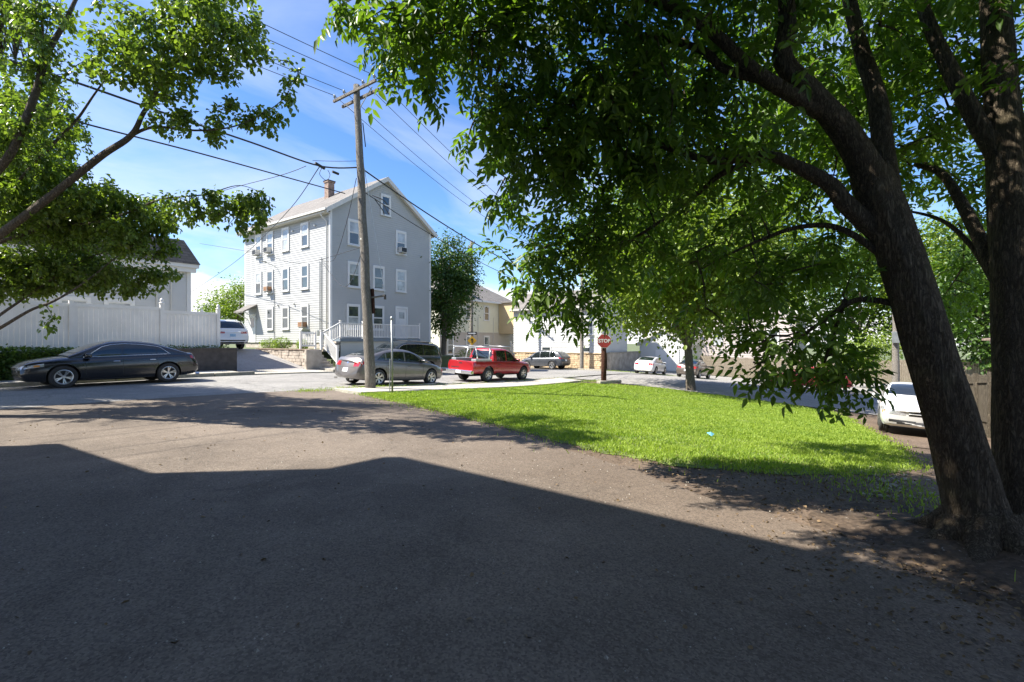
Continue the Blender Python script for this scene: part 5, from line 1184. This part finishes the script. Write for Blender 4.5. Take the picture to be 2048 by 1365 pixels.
for x in (-2.3, -1.2):
    for sg in (-1, 1): t.part('rack_post', MB().tube([(x + (.12 if x < -2 else -.12), sg*.79, 1.06), (x, sg*.72, 1.72)], .03, 8), M['alu'], rk, smooth=True)
for sg in (-1, 1): t.part('side_box', MB().bevbox(-2.35, -1.1, min(sg*.5, sg*.8), max(sg*.5, sg*.8), .98, 1.15, .02), M['alu'])
t.part('chassis_rail', MB().box(-2.4, 2.0, -.5, -.42, .3, .42).box(-2.4, 2.0, .42, .5, .3, .42).box(-1.6, -1.25, -.7, .7, .3, .42), M['black'])
# ------------------------------------------------------------------ trees
def leaflet(L, W, fold=.25, droop=.15, org=(0, 0, 0), ang=0.0, pitch=0.0, roll=0.0):
    """six-point lanceolate leaflet folded along its midrib"""
    y = [(0, 0), (.32, .5), (.68, .36), (1, 0)]
    P = [(0, 0, 0), (.32*L, -.5*W, fold*W*.5), (.68*L, -.38*W, fold*W*.4 - droop*L*.45), (L, 0, -droop*L), (.68*L, .38*W, fold*W*.4 - droop*L*.45), (.32*L, .5*W, fold*W*.5)]
    Mx = Matrix.Translation(org) @ Matrix.Rotation(ang, 4, 'Z') @ Matrix.Rotation(pitch, 4, 'Y') @ Matrix.Rotation(roll, 4, 'X')
    return [tuple(Mx @ Vector(p)) for p in P]
def leaf_compound(seed):
    r = random.Random(seed); V = []; Lr = .26
    for k in range(3):
        x = .08 + k * .075
        for sg in (-1, 1):
            V.append(leaflet(r.uniform(.085, .115), r.uniform(.036, .046), .3, r.uniform(.1, .35), (x, 0, -x*x*.5), sg * R(r.uniform(45, 65)), R(r.uniform(5, 25)), R(r.uniform(-25, 25))))
    V.append(leaflet(r.uniform(.1, .125), .046, .3, .25, (Lr, 0, -Lr*Lr*.5), 0, R(20), R(r.uniform(-20, 20))))
    return np.array(V)                      # (7, 6, 3)
def leaf_single(seed, L=.075, W=.052):
    r = random.Random(seed); st = .03
    return np.array([leaflet(L * r.uniform(.9, 1.15), W * r.uniform(.9, 1.1), .35, r.uniform(.05, .3), (st, 0, -.004), 0, R(r.uniform(10, 40)), R(r.uniform(-25, 25)))])
def leaf_mesh_from(V, name, mat):
    n = V.shape[0]; i = np.arange(n)[:, None] * 6
    Fc = np.r_[np.c_[i, i+1, i+2, i+3], np.c_[i, i+3, i+4, i+5]]
    return big_mesh(name, V.reshape(-1, 3), Fc, mat)
def bake_leaves(name, P, Rm, S, var, shapes, mat, parent):
    VV = []
    for k, sh in enumerate(shapes):
        m = var == k
        if not m.any(): continue
        B = sh.reshape(-1, 3)
        W = np.einsum('nij,vj->nvi', Rm[m] * S[m][:, None, None], B) + P[m][:, None, :]
        VV.append(W.reshape(-1, 6, 3))
    V = np.concatenate(VV); n = len(V); i = np.arange(n)[:, None] * 6
    Fc = np.r_[np.c_[i, i+1, i+2, i+3], np.c_[i, i+3, i+4, i+5]]
    o = put(bpy.data.objects.new(name, big_mesh(name, V.reshape(-1, 3), Fc, mat)), parent); o['kind'] = 'stuff'
    return o
def frames(dirs, r, upj=.45):
    d = dirs / np.linalg.norm(dirs, axis=1)[:, None]
    up = np.c_[r.normal(0, upj, len(d)), r.normal(0, upj, len(d)), np.ones(len(d))]
    y = np.cross(up, d); y /= np.linalg.norm(y, axis=1)[:, None]; z = np.cross(d, y)
    return np.stack([d, y, z], axis=2)
def bark_tube(pts, n=20, ridges=None, seed=0, amp=.06, step=8):
    """pts: (x, y, z, r); furrowed, slightly lumpy limb"""
    C = np.array(curve(pts, step)); b = MB(); r = random.Random(seed); m = len(C)
    ph = [r.uniform(0, 6.28) for _ in range(6)]
    P = [Vector(c[:3]) for c in C]; T = [(P[min(i+1, m-1)] - P[max(i-1, 0)]).normalized() for i in range(m)]
    u = T[0].orthogonal().normalized(); V = []
    for i in range(m):
        u = (u - T[i]*u.dot(T[i])).normalized(); w = T[i].cross(u); rad = max(C[i][3], .003)
        for j in range(n):
            a = 2*math.pi*j/n
            q = 1 + amp * (math.sin(3*a + ph[0] + i*.13) * .6 + math.sin(7*a + ph[1] + .5*math.sin(i*.3)) * .5 + math.sin(11*a + ph[2] + i*.07)*.4 + .5*math.sin(i*.9 + ph[3]) * math.sin(2*a + ph[4]))
            V.append(P[i] + (u*math.cos(a) + w*math.sin(a)) * rad * q)
    fs = [(i*n+j, i*n+(j+1)%n, (i+1)*n+(j+1)%n, (i+1)*n+j) for i in range(m-1) for j in range(n)]
    fs.append(tuple(range(n))[::-1]); fs.append(tuple((m-1)*n+j for j in range(n)))
    b.add(V, fs); return b
def twig_mesh(name, segs, mat, parent, n=4):
    """segs: list of (points (k,3), r0, r1): many thin tubes in one mesh"""
    VV, FF, base = [], [], 0
    for pts, r0, r1 in segs:
        k = len(pts); d = np.gradient(pts, axis=0); d /= np.linalg.norm(d, axis=1)[:, None] + 1e-9
        a = np.cross(d, np.array([.31, .17, .93])); a /= np.linalg.norm(a, axis=1)[:, None] + 1e-9; c = np.cross(d, a)
        rad = np.linspace(r0, r1, k)[:, None]
        ring = np.stack([pts + rad * (a*math.cos(2*math.pi*j/n) + c*math.sin(2*math.pi*j/n)) for j in range(n)], axis=1)
        VV.append(ring.reshape(-1, 3)); i = np.arange(k-1)[:, None]*n
        for j in range(n): FF.append(np.c_[i + j, i + (j+1) % n, i + n + (j+1) % n, i + n + j] + base)
        base += k*n
    o = put(bpy.data.objects.new(name, big_mesh(name, np.concatenate(VV), np.concatenate(FF), mat, smooth=True)), parent); o['kind'] = 'stuff'; return o

def hero_tree(name, label, base, limbs, blobs, dens, per, shapes, leafmat_, bark, seed, spread, tip, nparts=300, scale=(.85, 1.25), twig=(.011, .003), along_=(.45, 1.0), droop=.3):
    r = np.random.default_rng(seed); root = thing(name, label, 'tree', base)
    pts = []
    for i, (nm, lp, n) in enumerate(limbs):
        bark_tube(lp, n, seed=seed + i, amp=.055 if n > 12 else .03).build(nm, bark, root, smooth=True)
        C = np.array(curve(lp, 10)); pts.append(C[len(C)//6:] if nm == 'trunk' else C)
    LP = np.concatenate(pts)
    A = []
    for (c, rad, f) in blobs:
        c = np.array(c); rad = np.array(rad); vol = 4.19 * rad.prod(); k = max(3, int(vol * dens * f))
        u = r.normal(0, 1, (k, 3)); u /= np.linalg.norm(u, axis=1)[:, None]; u *= r.uniform(0, 1, (k, 1)) ** (1/2.4)
        # ellipsoid axes: along the picture's right, depth and height
        right = np.array([CS, -SN, 0]); dep = np.array([SN, CS, 0])
        A.append(c + u[:, :1]*rad[0]*right + u[:, 1:2]*rad[1]*dep + u[:, 2:]*rad[2]*np.array([0, 0, 1]))
    A = np.concatenate(A); A = A[A[:, 2] > .35]
    order = np.argsort(((A[:, None, :] - LP[None, ::4, :3])**2).sum(2).min(1)); A = A[order]
    # each new twig springs from the nearest limb or earlier twig, so the crown is one branching system
    NP = [LP[:, :3].copy()]; segs = []; LPos, LDir = [], []
    nodes_ = LP[:, :3].copy()
    for a in A:
        d2 = ((nodes_ - a)**2).sum(1); j = int(d2.argmin()); s0 = nodes_[j]; ln = math.sqrt(d2[j])
        if ln < .05: continue
        midp = (s0 + a)/2 + np.array([0, 0, .12*ln]) + r.normal(0, .07*ln, 3)
        t = np.linspace(0, 1, 6)[:, None]; Q = (1-t)**2*s0 + 2*t*(1-t)*midp + t*t*a
        segs.append((Q, min(.03, twig[0] * (1 + .5*ln)), twig[1]))
        if len(nodes_) < 9000: nodes_ = np.concatenate([nodes_, Q[2:]])
        k = max(1, int(r.poisson(per)))
        ta = r.uniform(along_[0], along_[1], k)[:, None]; Pq = (1-ta)**2*s0 + 2*ta*(1-ta)*midp + ta*ta*a
        Dq = 2*(1-ta)*(midp - s0) + 2*ta*(a - midp); Dq /= np.linalg.norm(Dq, axis=1)[:, None] + 1e-9
        Dq = Dq*.7 + r.normal(0, .75, (k, 3)) + np.array([0, 0, -droop])
        LPos.append(Pq + r.normal(0, spread, (k, 3))); LDir.append(Dq)
    twig_mesh('twigs', segs, bark, root)
    P = np.concatenate(LPos); D = np.concatenate(LDir); Rm = frames(D, r); S = r.uniform(*scale, len(P)); var = r.integers(0, len(shapes), len(P))
    X, Y, dep = proj(P); size = S / dep; ok = (X > 0) & (X < 2048) & (Y > 0) & (Y < 1365) & (dep > 1.0)
    size[~ok] = 0; pick = np.argsort(-size)[:nparts]; rest = np.ones(len(P), bool); rest[pick] = False
    bake_leaves('foliage', P[rest], Rm[rest], S[rest], var[rest], shapes, leafmat_, root)
    ms = [leaf_mesh_from(sh, 'leaf', leafmat_) for sh in shapes]; inv = wmat(root).inverted()
    for i in pick:
        o = bpy.data.objects.new('leaf', ms[var[i]]); m = Matrix(Rm[i].tolist()).to_4x4() @ Matrix.Scale(float(S[i]), 4); m.translation = P[i]
        COL.objects.link(o); o.parent = root; o.matrix_parent_inverse = inv; o.matrix_basis = m
    return root

def Lm(nm, n, *p): return (nm, [(*px(a, b_, d), rad * .76) for (a, b_, d, rad) in p], n)
COMP = [leaf_compound(i) for i in range(6)]; SING = [leaf_single(i) for i in range(5)]

# the big multi-stemmed tree on the right
gb = px(1975, 1100, 3.95)
limbs = [
 Lm('trunk', 32, (1990,1180,3.9,.42), (1972,1100,3.95,.33), (1945,1000,4.0,.27), (1905,850,4.05,.24), (1860,700,4.1,.228), (1815,550,4.2,.22), (1772,430,4.3,.215), (1738,345,4.35,.2)),
 Lm('limb', 20, (1745,360,4.33,.18), (1690,265,4.35,.15), (1610,175,4.35,.125), (1566,120,4.4,.11), (1575,40,4.4,.095), (1560,-120,4.5,.07)),
 Lm('limb', 16, (1640,225,4.35,.09), (1540,165,4.3,.08), (1490,128,4.3,.075), (1430,70,4.3,.065), (1330,10,4.4,.055), (1180,-40,4.6,.04), (1000,-60,4.8,.02)),
 Lm('limb', 16, (1545,165,4.3,.055), (1450,140,4.4,.05), (1400,100,4.5,.045), (1280,70,4.8,.035), (1100,60,5.0,.02), (820,70,4.7,.008)),
 Lm('limb', 18, (1775,485,4.3,.12), (1690,408,4.35,.1), (1660,370,4.4,.09), (1590,332,4.5,.075), (1530,312,4.6,.06), (1420,322,4.9,.05), (1300,285,5.2,.04), (1180,258,5.4,.025), (1040,260,5.6,.01)),
 Lm('limb', 14, (1540,315,4.6,.045), (1450,345,4.9,.038), (1380,400,5.3,.03), (1280,470,5.7,.022), (1180,520,6.0,.015), (1080,560,6.1,.006)),
 Lm('limb', 20, (1790,460,4.3,.13), (1770,330,4.5,.12), (1755,200,4.6,.10), (1720,90,4.7,.085), (1690,-40,4.8,.07), (1650,-250,5,.04)),
 Lm('limb', 24, (2060,1120,4.1,.34), (2040,1000,4.2,.25), (2030,800,4.25,.205), (2026,560,4.3,.195), (2012,330,4.35,.175), (2000,150,4.4,.155), (1985,-60,4.5,.13), (1960,-350,4.7,.08)),
 *[('root', [(*(gb + Vector((math.cos(a)*.12, math.sin(a)*.12, .25))), .16), (gb.x + math.cos(a)*.38, gb.y + math.sin(a)*.38, G(gb.x, gb.y) + .06, .10), (gb.x + math.cos(a)*.75, gb.y + math.sin(a)*.75, G(gb.x, gb.y) - .03, .05)], 10) for a in (2.2, 2.9, 3.6, 4.3, 1.4)],
 Lm('limb', 16, (2015,345,4.35,.11), (1965,265,4.4,.095), (1905,150,4.5,.085), (1855,40,4.6,.07), (1800,-120,4.8,.05)),
 Lm('limb', 16, (2020,600,4.3,.10), (1975,510,4.5,.08), (1930,420,4.8,.07), (1885,350,5.1,.05), (1830,330,5.4,.03)),
 Lm('limb', 12, (1985,560,4.5,.04), (1940,490,4.7,.032), (1880,440,5.0,.025), (1800,420,5.3,.012)),
 Lm('limb', 12, (1805,545,4.25,.05), (1690,462,4.4,.035), (1600,455,4.7,.03), (1500,490,5.0,.02), (1400,540,5.4,.008)),
 Lm('limb', 12, (1835,620,4.2,.045), (1720,600,4.4,.032), (1650,640,4.6,.025), (1580,690,4.8,.016), (1500,740,4.9,.006)),
 Lm('limb', 12, (1690,600,4.5,.03), (1660,690,4.7,.02), (1640,760,4.8,.008)),
]
BL = [((740,75,4.6),(.42,.5,.45),1.7),((850,50,4.9),(.7,.8,.6),1.8),((980,110,5.1),(.8,.9,.75),1.8),((1050,300,5.6),(.78,.8,.75),1.8),((1150,150,5),(1.0,1,1.0),1.5),((1130,440,6),(.8,.7,.6),1.7),((1090,560,6),(.62,.6,.5),2.2),((1170,600,6.4),(.6,.5,.35),1.8),((1030,500,6.1),(.35,.4,.3),1.8),
 ((1250,350,5.5),(1.1,1,1),1.1),((1300,520,6),(1,.8,.6),.5),((1400,150,4.8),(1.1,1.1,1.1),1.1),((1450,400,5.5),(1.2,1,.9),.8),((1550,560,5.2),(1,.8,.65),1.2),((1620,705,4.8),(.8,.5,.42),2.8),((1530,740,4.9),(.4,.3,.2),2.4),((1640,770,4.8),(.35,.3,.2),2.4),((1680,250,5.8),(1.2,1.2,1.2),1),((1850,150,5.4),(1,1,1),1),
 ((1950,350,6.8),(1,1,1),.8),((1900,580,7.2),(.8,.8,.55),.8),((1400,-300,4),(2,1.5,1.2),1.5),((1000,-220,4.6),(1.5,1.3,.9),1.2),((1050,-480,3.3),(1.5,1.2,.8),1.6),((912,-581,2.6),(1.7,1.0,.8),2.0),((1850,-300,5),(1.8,1.5,1.2),.9),((1600,150,7.5),(1.8,1.2,1.5),.9),((1300,250,7.5),(1.5,1.2,1.3),.9),((1850,-100,8),(2,1.5,1.5),.7),((1700,480,6.5),(.9,.8,.6),.6),((2150,100,5),(1.5,1.5,2),.5),((2300,-200,3.5),(1.8,1.5,1.5),.5)]
hero_tree('ash_tree', 'large multi-stemmed tree with furrowed bark overhanging from the right', (gb.x, gb.y, G(gb.x, gb.y)), limbs, [(px(*c_), rd, f_) for c_, rd, f_ in BL], 12, 7, COMP, M['leaf_a'], M['bark'], 21, .06, .1, scale=(.6, 1.3))

# the pear tree reaching in from the left
tb_ = px(-190, 850, 9.2); tz0 = G(tb_.x, tb_.y)
def LT(nm, n, *p): return Lm(nm, n, *[(a, b_, d, rad*.72) for (a, b_, d, rad) in p])
limbs = [
 ('trunk', [(tb_.x, tb_.y, tz0 - .2, .26), (tb_.x, tb_.y, tz0 + .5, .21), (*px(-175, 690, 9.1), .2), (*px(-150, 560, 9.0), .19), (*px(-110, 470, 8.9), .16)], 20),
 LT('limb', 16, (-140,560,9,.15),(-60,510,8.8,.14),(0,470,8.6,.125),(100,395,8.5,.115),(200,315,8.4,.10),(262,272,8.3,.08),(290,222,8.2,.06),(350,130,8.2,.04),(430,40,8.2,.025),(470,-40,8.2,.01)),
 LT('limb', 12, (262,272,8.3,.055),(310,255,8.3,.04),(400,262,8.2,.03),(480,250,8.2,.02),(560,205,8.1,.012),(597,145,8.1,.005)),
 LT('limb', 14, (-110,470,8.9,.13),(-40,380,8.4,.12),(20,310,8.1,.11),(65,205,8.0,.1),(95,110,8.0,.08),(130,45,8,.06),(170,-40,8,.04)),
 LT('limb', 10, (70,190,8.0,.05),(85,70,7.9,.04),(75,-60,7.9,.03)),
 LT('limb', 10, (40,360,8.6,.05),(110,285,8.6,.045),(154,240,8.6,.04),(190,188,8.6,.03),(234,130,8.6,.02),(290,60,8.6,.01)),
 LT('limb', 12, (-100,520,9,.09),(20,478,9.2,.075),(110,452,9.3,.06),(187,447,9.3,.05),(260,425,9.2,.04),(322,400,9.1,.03),(410,390,9,.022),(480,372,9,.012),(540,395,9,.005)),
 LT('limb', 10, (-160,720,9.1,.09),(-60,690,9,.07),(0,657,9,.055),(60,622,9,.045),(110,602,9.1,.038),(170,565,9.3,.03),(240,510,9.5,.018),(300,470,9.6,.008)),
 LT('limb', 10, (-150,700,9.1,.07),(-40,655,9.3,.055),(20,617,9.5,.045),(80,575,9.7,.035),(150,530,9.9,.025),(220,500,10,.012)),
 LT('limb', 10, (-170,640,9.1,.08),(-150,500,9.6,.07),(-60,350,10.5,.06),(30,250,11,.04),(120,200,11,.02)),
]
BP = [((420,60,7.7),(.95,.8,.8),.85),((300,120,7.9),(.8,1.0,.75),.8),((380,20,7.0),(.7,.5,.5),.6),((500,235,8.2),(.62,.35,.3),1.3),((580,175,8.1),(.2,.2,.42),1.6),((380,250,8.3),(.8,.4,.28),1.0),((80,80,8),(.8,.8,.8),.55),((60,270,8.5),(.8,.8,.7),.8),
 ((110,410,9.5),(1.2,1.2,.8),1.3),((250,430,9.5),(.9,.9,.5),1.5),((420,420,9),(.9,.6,.33),1.1),((505,425,9),(.4,.4,.42),1.4),((100,540,10),(1.3,1,.45),1.6),((230,560,10),(.85,.7,.32),1.5),((280,485,9.5),(.7,.6,.35),1.1),((95,640,9),(.10,.1,.22),3),((20,560,9.8),(.8,.8,.5),1.2),
 ((60,430,13),(1.8,1.4,1.0),.9),((180,500,13),(1.5,1.0,.7),.9),((320,545,10),(.5,.5,.22),1.2),((-120,320,14),(2,1.8,1.4),.45),((-260,200,9.5),(2.0,2,1.8),.12),((-150,-150,10),(2.5,2,1.5),.12),((200,-160,9),(1.8,1.8,.8),.25),((0,250,11.5),(2,1.2,1.6),.45),((-350,450,12),(2.2,2.5,1.8),.55),((-170,430,14),(2.0,1.8,1.3),.55),((-420,300,14),(2.4,2.2,1.6),.4)]
hero_tree('pear_tree', 'leafy tree reaching in from the left with smooth grey limbs', (tb_.x, tb_.y, tz0), limbs, [(px(*c_), rd, f_) for c_, rd, f_ in BP], 62, 26, SING, M['leaf_p'], M['bark_p'], 33, .05, .1, scale=(.85, 1.3), twig=(.008, .003), along_=(.15, 1.05), droop=.45)

def bg_tree(name, label, base, h, crown, n, lsize, leaf, bark, seed, trunk_r=.2, fork=.35, group='background trees', clumps=70, limbn=6):
    """trunk with limbs, leaves scattered in clumps round the limb ends"""
    r = np.random.default_rng(seed); base = np.array(base, float); root = thing(name, label, 'tree', tuple(base), group=group)
    cc = np.array(crown[0], float); cr = np.array(crown[1], float)
    fz = base + (cc - base) * np.array([.3, .3, 0]); fz[2] = base[2] + h * fork
    bark_tube([(*base - np.array([0,0,.3]), trunk_r*1.25), (*(base + (fz-base)*.3), trunk_r), (*fz, trunk_r*.85)], 12, seed=seed).build('trunk', bark, root, smooth=True)
    b = MB(); tips = []
    for i in range(limbn):
        a = 2*math.pi*i/limbn + r.uniform(-.3, .3); e = cc + cr*np.array([math.cos(a)*.62, math.sin(a)*.62, r.uniform(-.2, .5)])
        m = (fz + e)/2 + np.array([0, 0, .1*h]); P = curve([(*fz, trunk_r*.55), (*m, trunk_r*.35), (*e, trunk_r*.12)], 6)
        b.tube([Vector(p[:3]) for p in P], [p[3] for p in P], 6)
    b.build('limbs', bark, root, smooth=True)
    u = r.normal(0, 1, (clumps, 3)); u /= np.linalg.norm(u, axis=1)[:, None]; u *= r.uniform(.15, 1, (clumps, 1))**.5
    C = cc + u*cr; k = r.integers(0, clumps, n); rad = (cr.mean() * .2) * r.uniform(.6, 1.3, clumps)
    P = C[k] + r.normal(0, 1, (n, 3)) * rad[k][:, None] * np.array([1, 1, .65])
    D = (P - C[k]) + r.normal(0, .4, (n, 3)) * rad[k][:, None] + np.array([0, 0, -.15])
    D[np.linalg.norm(D, axis=1) < 1e-4] = (1, 0, 0)
    Rm = frames(D, r, .6); S = r.uniform(.7, 1.3, n) * lsize / .08; var = r.integers(0, len(SING), n)
    bake_leaves('crown', P, Rm, S, var, SING, leaf, root)
    return root
def at(x, d, z=None):
    p = px(x, 683, d); return (p.x, p.y, G(p.x, p.y) if z is None else z)
def cr(x, y, d, rx, rz, ry=None): return (tuple(px(x, y, d)), (rx, ry or rx, rz))
bg_tree('street_tree', 'small bright green street tree with pale trunk at the lawn corner', (26.3, 7.65, G(26.3, 7.65)), 9, cr(1365, 512, 26, 5.4, 3.9), 60000, .2, M['leaf_s'], M['bark_p'], 51, .23, .24, clumps=90)
bg_tree('tree', 'slim dark green tree right of the grey house', at(885, 39.5), 10, cr(897, 575, 39.5, 1.8, 4.4), 15000, .19, M['leaf_d'], M['bark_p'], 52, .22, .3, clumps=70)
bg_tree('tree', 'rounded tree between the white house and the grey house', at(478, 62, 1), 9, cr(478, 610, 62, 3.4, 3.4), 5000, .26, M['leaf_s'], M['bark_p'], 53, .25, clumps=50)
bg_tree('tree', 'low distant tree beyond the neighbour driveway', at(455, 80, 1), 6, cr(448, 628, 80, 3.5, 2.2), 2500, .3, M['leaf_d'], M['bark_p'], 54, .25, clumps=40)
for i, (x, d, y, rx, rz, lab) in enumerate([(1290, 58, 560, 5, 6, 'tall tree behind the white garage, left of the street tree'), (1560, 54, 560, 6, 6.5, 'broad tree behind the stockade fence, right of the street tree'), (1720, 48, 560, 5.5, 6, 'tree behind the stockade fence above the red car'), (1860, 44, 560, 5, 6, 'tree showing between the two big trunks'), (1980, 36, 600, 4, 5, 'tree behind the shed at the right edge'), (1450, 66, 520, 6, 7, 'tree behind the pinkish house')]):
    bg_tree('tree', lab, at(x, d), 12, cr(x, y, d, rx, rz), 11000, .30, M['leaf_s'] if i % 2 else M['leaf_d'], M['bark_p'], 60 + i, .28, .25, clumps=75)
bg_tree('tree', 'tree behind the gable house at the left of the gap', at(940, 75), 9, cr(905, 640, 75, 5, 4), 4000, .3, M['leaf_d'], M['bark_p'], 70, .25, clumps=50)
bg_tree('sapling', 'small leafy sapling behind the white car at right', at(1735, 34), 4, cr(1735, 700, 34, 1.8, 1.6), 3500, .16, M['leaf_s'], M['bark_p'], 71, .08, .3, clumps=40)

# shrubs and hedges
def shrub(name, label, c, rad, n, size, leaf, seed, cat='shrub', group=None):
    r = np.random.default_rng(seed); c = np.array(c, float); rad = np.array(rad, float); root = thing(name, label, cat, tuple(c - np.array([0, 0, rad[2]])), group=group)
    u = r.normal(0, 1, (n, 3)); u /= np.linalg.norm(u, axis=1)[:, None]; u *= r.uniform(.3, 1.05, (n, 1))**.5
    if cat == 'hedge': u = r.uniform(-1, 1, (n, 3))
    P = c + u*rad + r.normal(0, .03, (n, 3)); P[:, 2] = np.maximum(P[:, 2], c[2] - rad[2])
    Rm = frames(u*rad + r.normal(0, .2, (n, 3)), r, .6); S = r.uniform(.7, 1.4, n)*size/.08
    b = MB()
    for k in range(7):
        e = c + rad*np.array([r.uniform(-.7, .7), r.uniform(-.7, .7), r.uniform(0, .6)]); q = np.array([c[0] + (e[0]-c[0])*.4, c[1] + (e[1]-c[1])*.4, c[2] - rad[2]])
        b.tube([Vector(q), Vector((q+e)/2 + np.array([0,0,.05])), Vector(e)], [.02, .015, .006], 5)
    b.build('stems', M['bark_p'], root); bake_leaves('foliage', P, Rm, S, r.integers(0, len(SING), n), SING, leaf, root); return root
shrub('hedge', 'low ivy hedge along the white fence at the left edge', (3.2, 24.0, .8), (3.2, .34, .52), 16000, .085, M['leaf_h'], 81, 'hedge')
shrub('hedge', 'ivy spilling over the dark wall behind the black sedan', (8.2, 24.2, 1.3), (2.0, .2, .08), 1200, .06, M['leaf_h'], 82, 'hedge')
shrub('shrub', 'leftmost green shrub behind the tan garden wall', (15.3, 30.2, 1.4), (.5, .5, .32), 900, .07, M['leaf_s'], 83, group='shrubs on the terrace')
shrub('shrub', 'middle green shrub behind the tan garden wall', (15.4, 28.9, 1.45), (.55, .5, .35), 1000, .07, M['leaf_s'], 84, group='shrubs on the terrace')
shrub('shrub', 'yellowish shrub beside the white picket panel', (15.5, 26.8, 1.4), (.3, .3, .3), 500, .07, M['leaf_s'], 85, group='shrubs on the terrace')
shrub('shrub', 'pale green bush under the slim tree by the grey house', (29.5, 26.3, .0), (1.4, .8, .9), 1600, .09, M['leaf_s'], 86)
shrub('shrub', 'bush beside the white garage across the side street', (48.0, 14.0, -.6), (.8, .8, .9), 1300, .1, M['leaf_d'], 87)

# ------------------------------------------------------------------ litter on the ground
def litter(name, x, y, size, mat, seed, zoff, curl=.25):
    r = np.random.default_rng(seed); n = len(x); P = np.c_[x, y, G_arr(x, y) + zoff]
    a = r.uniform(0, 2*np.pi, n); D = np.c_[np.cos(a), np.sin(a), r.normal(0, .12, n)]
    Rm = frames(D, r, curl); S = size * r.uniform(.5, 1.4, n) / .08
    return P, Rm, S, r.integers(0, len(SING), n)
r_ = np.random.default_rng(91)
X = np.r_[r_.uniform(-1, 9, 500), r_.normal(5.0, 1.0, 2200), r_.normal(7.3, .8, 1300), r_.uniform(8, 22, 350)]; Y = np.r_[r_.uniform(-1.5, 12, 500), r_.normal(-.9, .8, 2200), r_.normal(.9, 1.0, 1300), r_.uniform(1, 12, 350)]
k_ = (X > 0.2) | (Y > .8); X, Y = X[k_], Y[k_]
lt = bake_leaves('leaf_litter', *litter('leaf_litter', X, Y, .035, None, 5, .018), SING, M['litter'], None)
tag(lt, 'scattered dry brown leaf litter on the driveway and tree foot', 'leaf litter', kind='stuff')
fm = [leaf_mesh_from(sh, 'fallen_leaf', M['litter']) for sh in SING]
for i, (x, y, lab) in enumerate([(1048, 1283, 'pale fallen leaf in the near foreground, right of centre'), (352, 1304, 'small fallen leaf in the near foreground, left of centre'), (270, 1214, 'tan fallen leaf with long stem at left foreground'), (600, 1000, 'pale fallen leaf just inside the house shadow edge'), (1124, 1114, 'fallen leaf in the middle of the shaded driveway'), (898, 982, 'dark curled fallen leaf near the shadow corner'), (1168, 922, 'yellow fallen leaf on the sunlit driveway by the lawn')]):
    d = 1.6 * F / (y - 683); p = px(x, y, d); o = inst('fallen_leaf', fm[i % 5], None, (p.x, p.y, G(p.x, p.y) + .02), (.1, .15, i * 1.3), (.75,)*3); tag(o, lab, 'leaf', 'fallen leaves on the driveway')
b = MB(); rr = random.Random(5)
for i in range(90):
    x, y = rr.gauss(7.7, .5), rr.gauss(-.15, .2); z = G(x, y) - .005; s_ = rr.uniform(.008, .03)
    Rr = Matrix.Rotation(rr.uniform(0, 6.3), 3, 'Z') @ Matrix.Rotation(rr.uniform(-.5, .5), 3, 'X')
    b.add([Vector((x, y, z)) + Rr @ Vector((math.cos(a)*s_*rr.uniform(.7, 1.5), math.sin(a)*s_*rr.uniform(.6, 1.1), h_*s_*.7)) for h_ in (0, .8) for a in (0, 1.1, 2.3, 3.2, 4.4, 5.3)] + [Vector((x, y, z + s_*.9))],
          [(i_, (i_+1) % 6, (i_+1) % 6 + 6, i_ + 6) for i_ in range(6)] + [(i_ + 6, (i_+1) % 6 + 6, 12) for i_ in range(6)])
o = b.build('rubble', M['kerb']); tag(o, 'pale stones and chips at the lawn edge by the big trunk', 'stones', kind='stuff')
b = MB()
for i in range(1500):
    x, y = rr.uniform(-.8, 6.5), rr.uniform(-.6, 7.5); z = G(x, y) + .006; s_ = abs(rr.gauss(0, .003)) + .0022
    b.add([(x-s_, y-s_, z), (x+s_, y-s_*.8, z), (x+s_*.9, y+s_, z), (x-s_*.8, y+s_, z), (x, y, z + s_*1.3)], [(0,1,4),(1,2,4),(2,3,4),(3,0,4)])
o = b.build('grit', M['kerb']); tag(o, 'fine pale grit scattered on the driveway', 'grit', kind='stuff')
# soil mound round the big trunk
def mound(u, v):
    x = gb.x + np.cos(u)*v; y = gb.y + np.sin(u)*v; e = v/1.15*(1 + .12*np.sin(3*u) + .08*np.sin(7*u))
    return x*1.0, y, G_arr(x, y) - .03 + .16*np.exp(-(e*1.4)**2) + .015*np.sin(9*x)*np.sin(11*y)
struct(sheet('soil_mound', np.linspace(0, 2*np.pi, 48), np.linspace(.02, 1.25, 16), mound, M['soil']))

p = px(1421, 883, 1); d = 1.95 * F / (883 - 683); p = px(1421, 883, d); z = G(p.x, p.y)
o = MB().add([(p.x - .07, p.y - .04, z + .05), (p.x + .05, p.y - .06, z + .08), (p.x + .09, p.y + .03, z + .05), (p.x - .02, p.y + .07, z + .10), (p.x + .01, p.y, z + .12)], [(0, 1, 4), (1, 2, 4), (2, 3, 4), (3, 0, 4), (3, 2, 1, 0)]).build('plastic_scrap', M['scrap'])
tag(o, 'small crumpled blue plastic scrap lying on the lawn', 'litter')
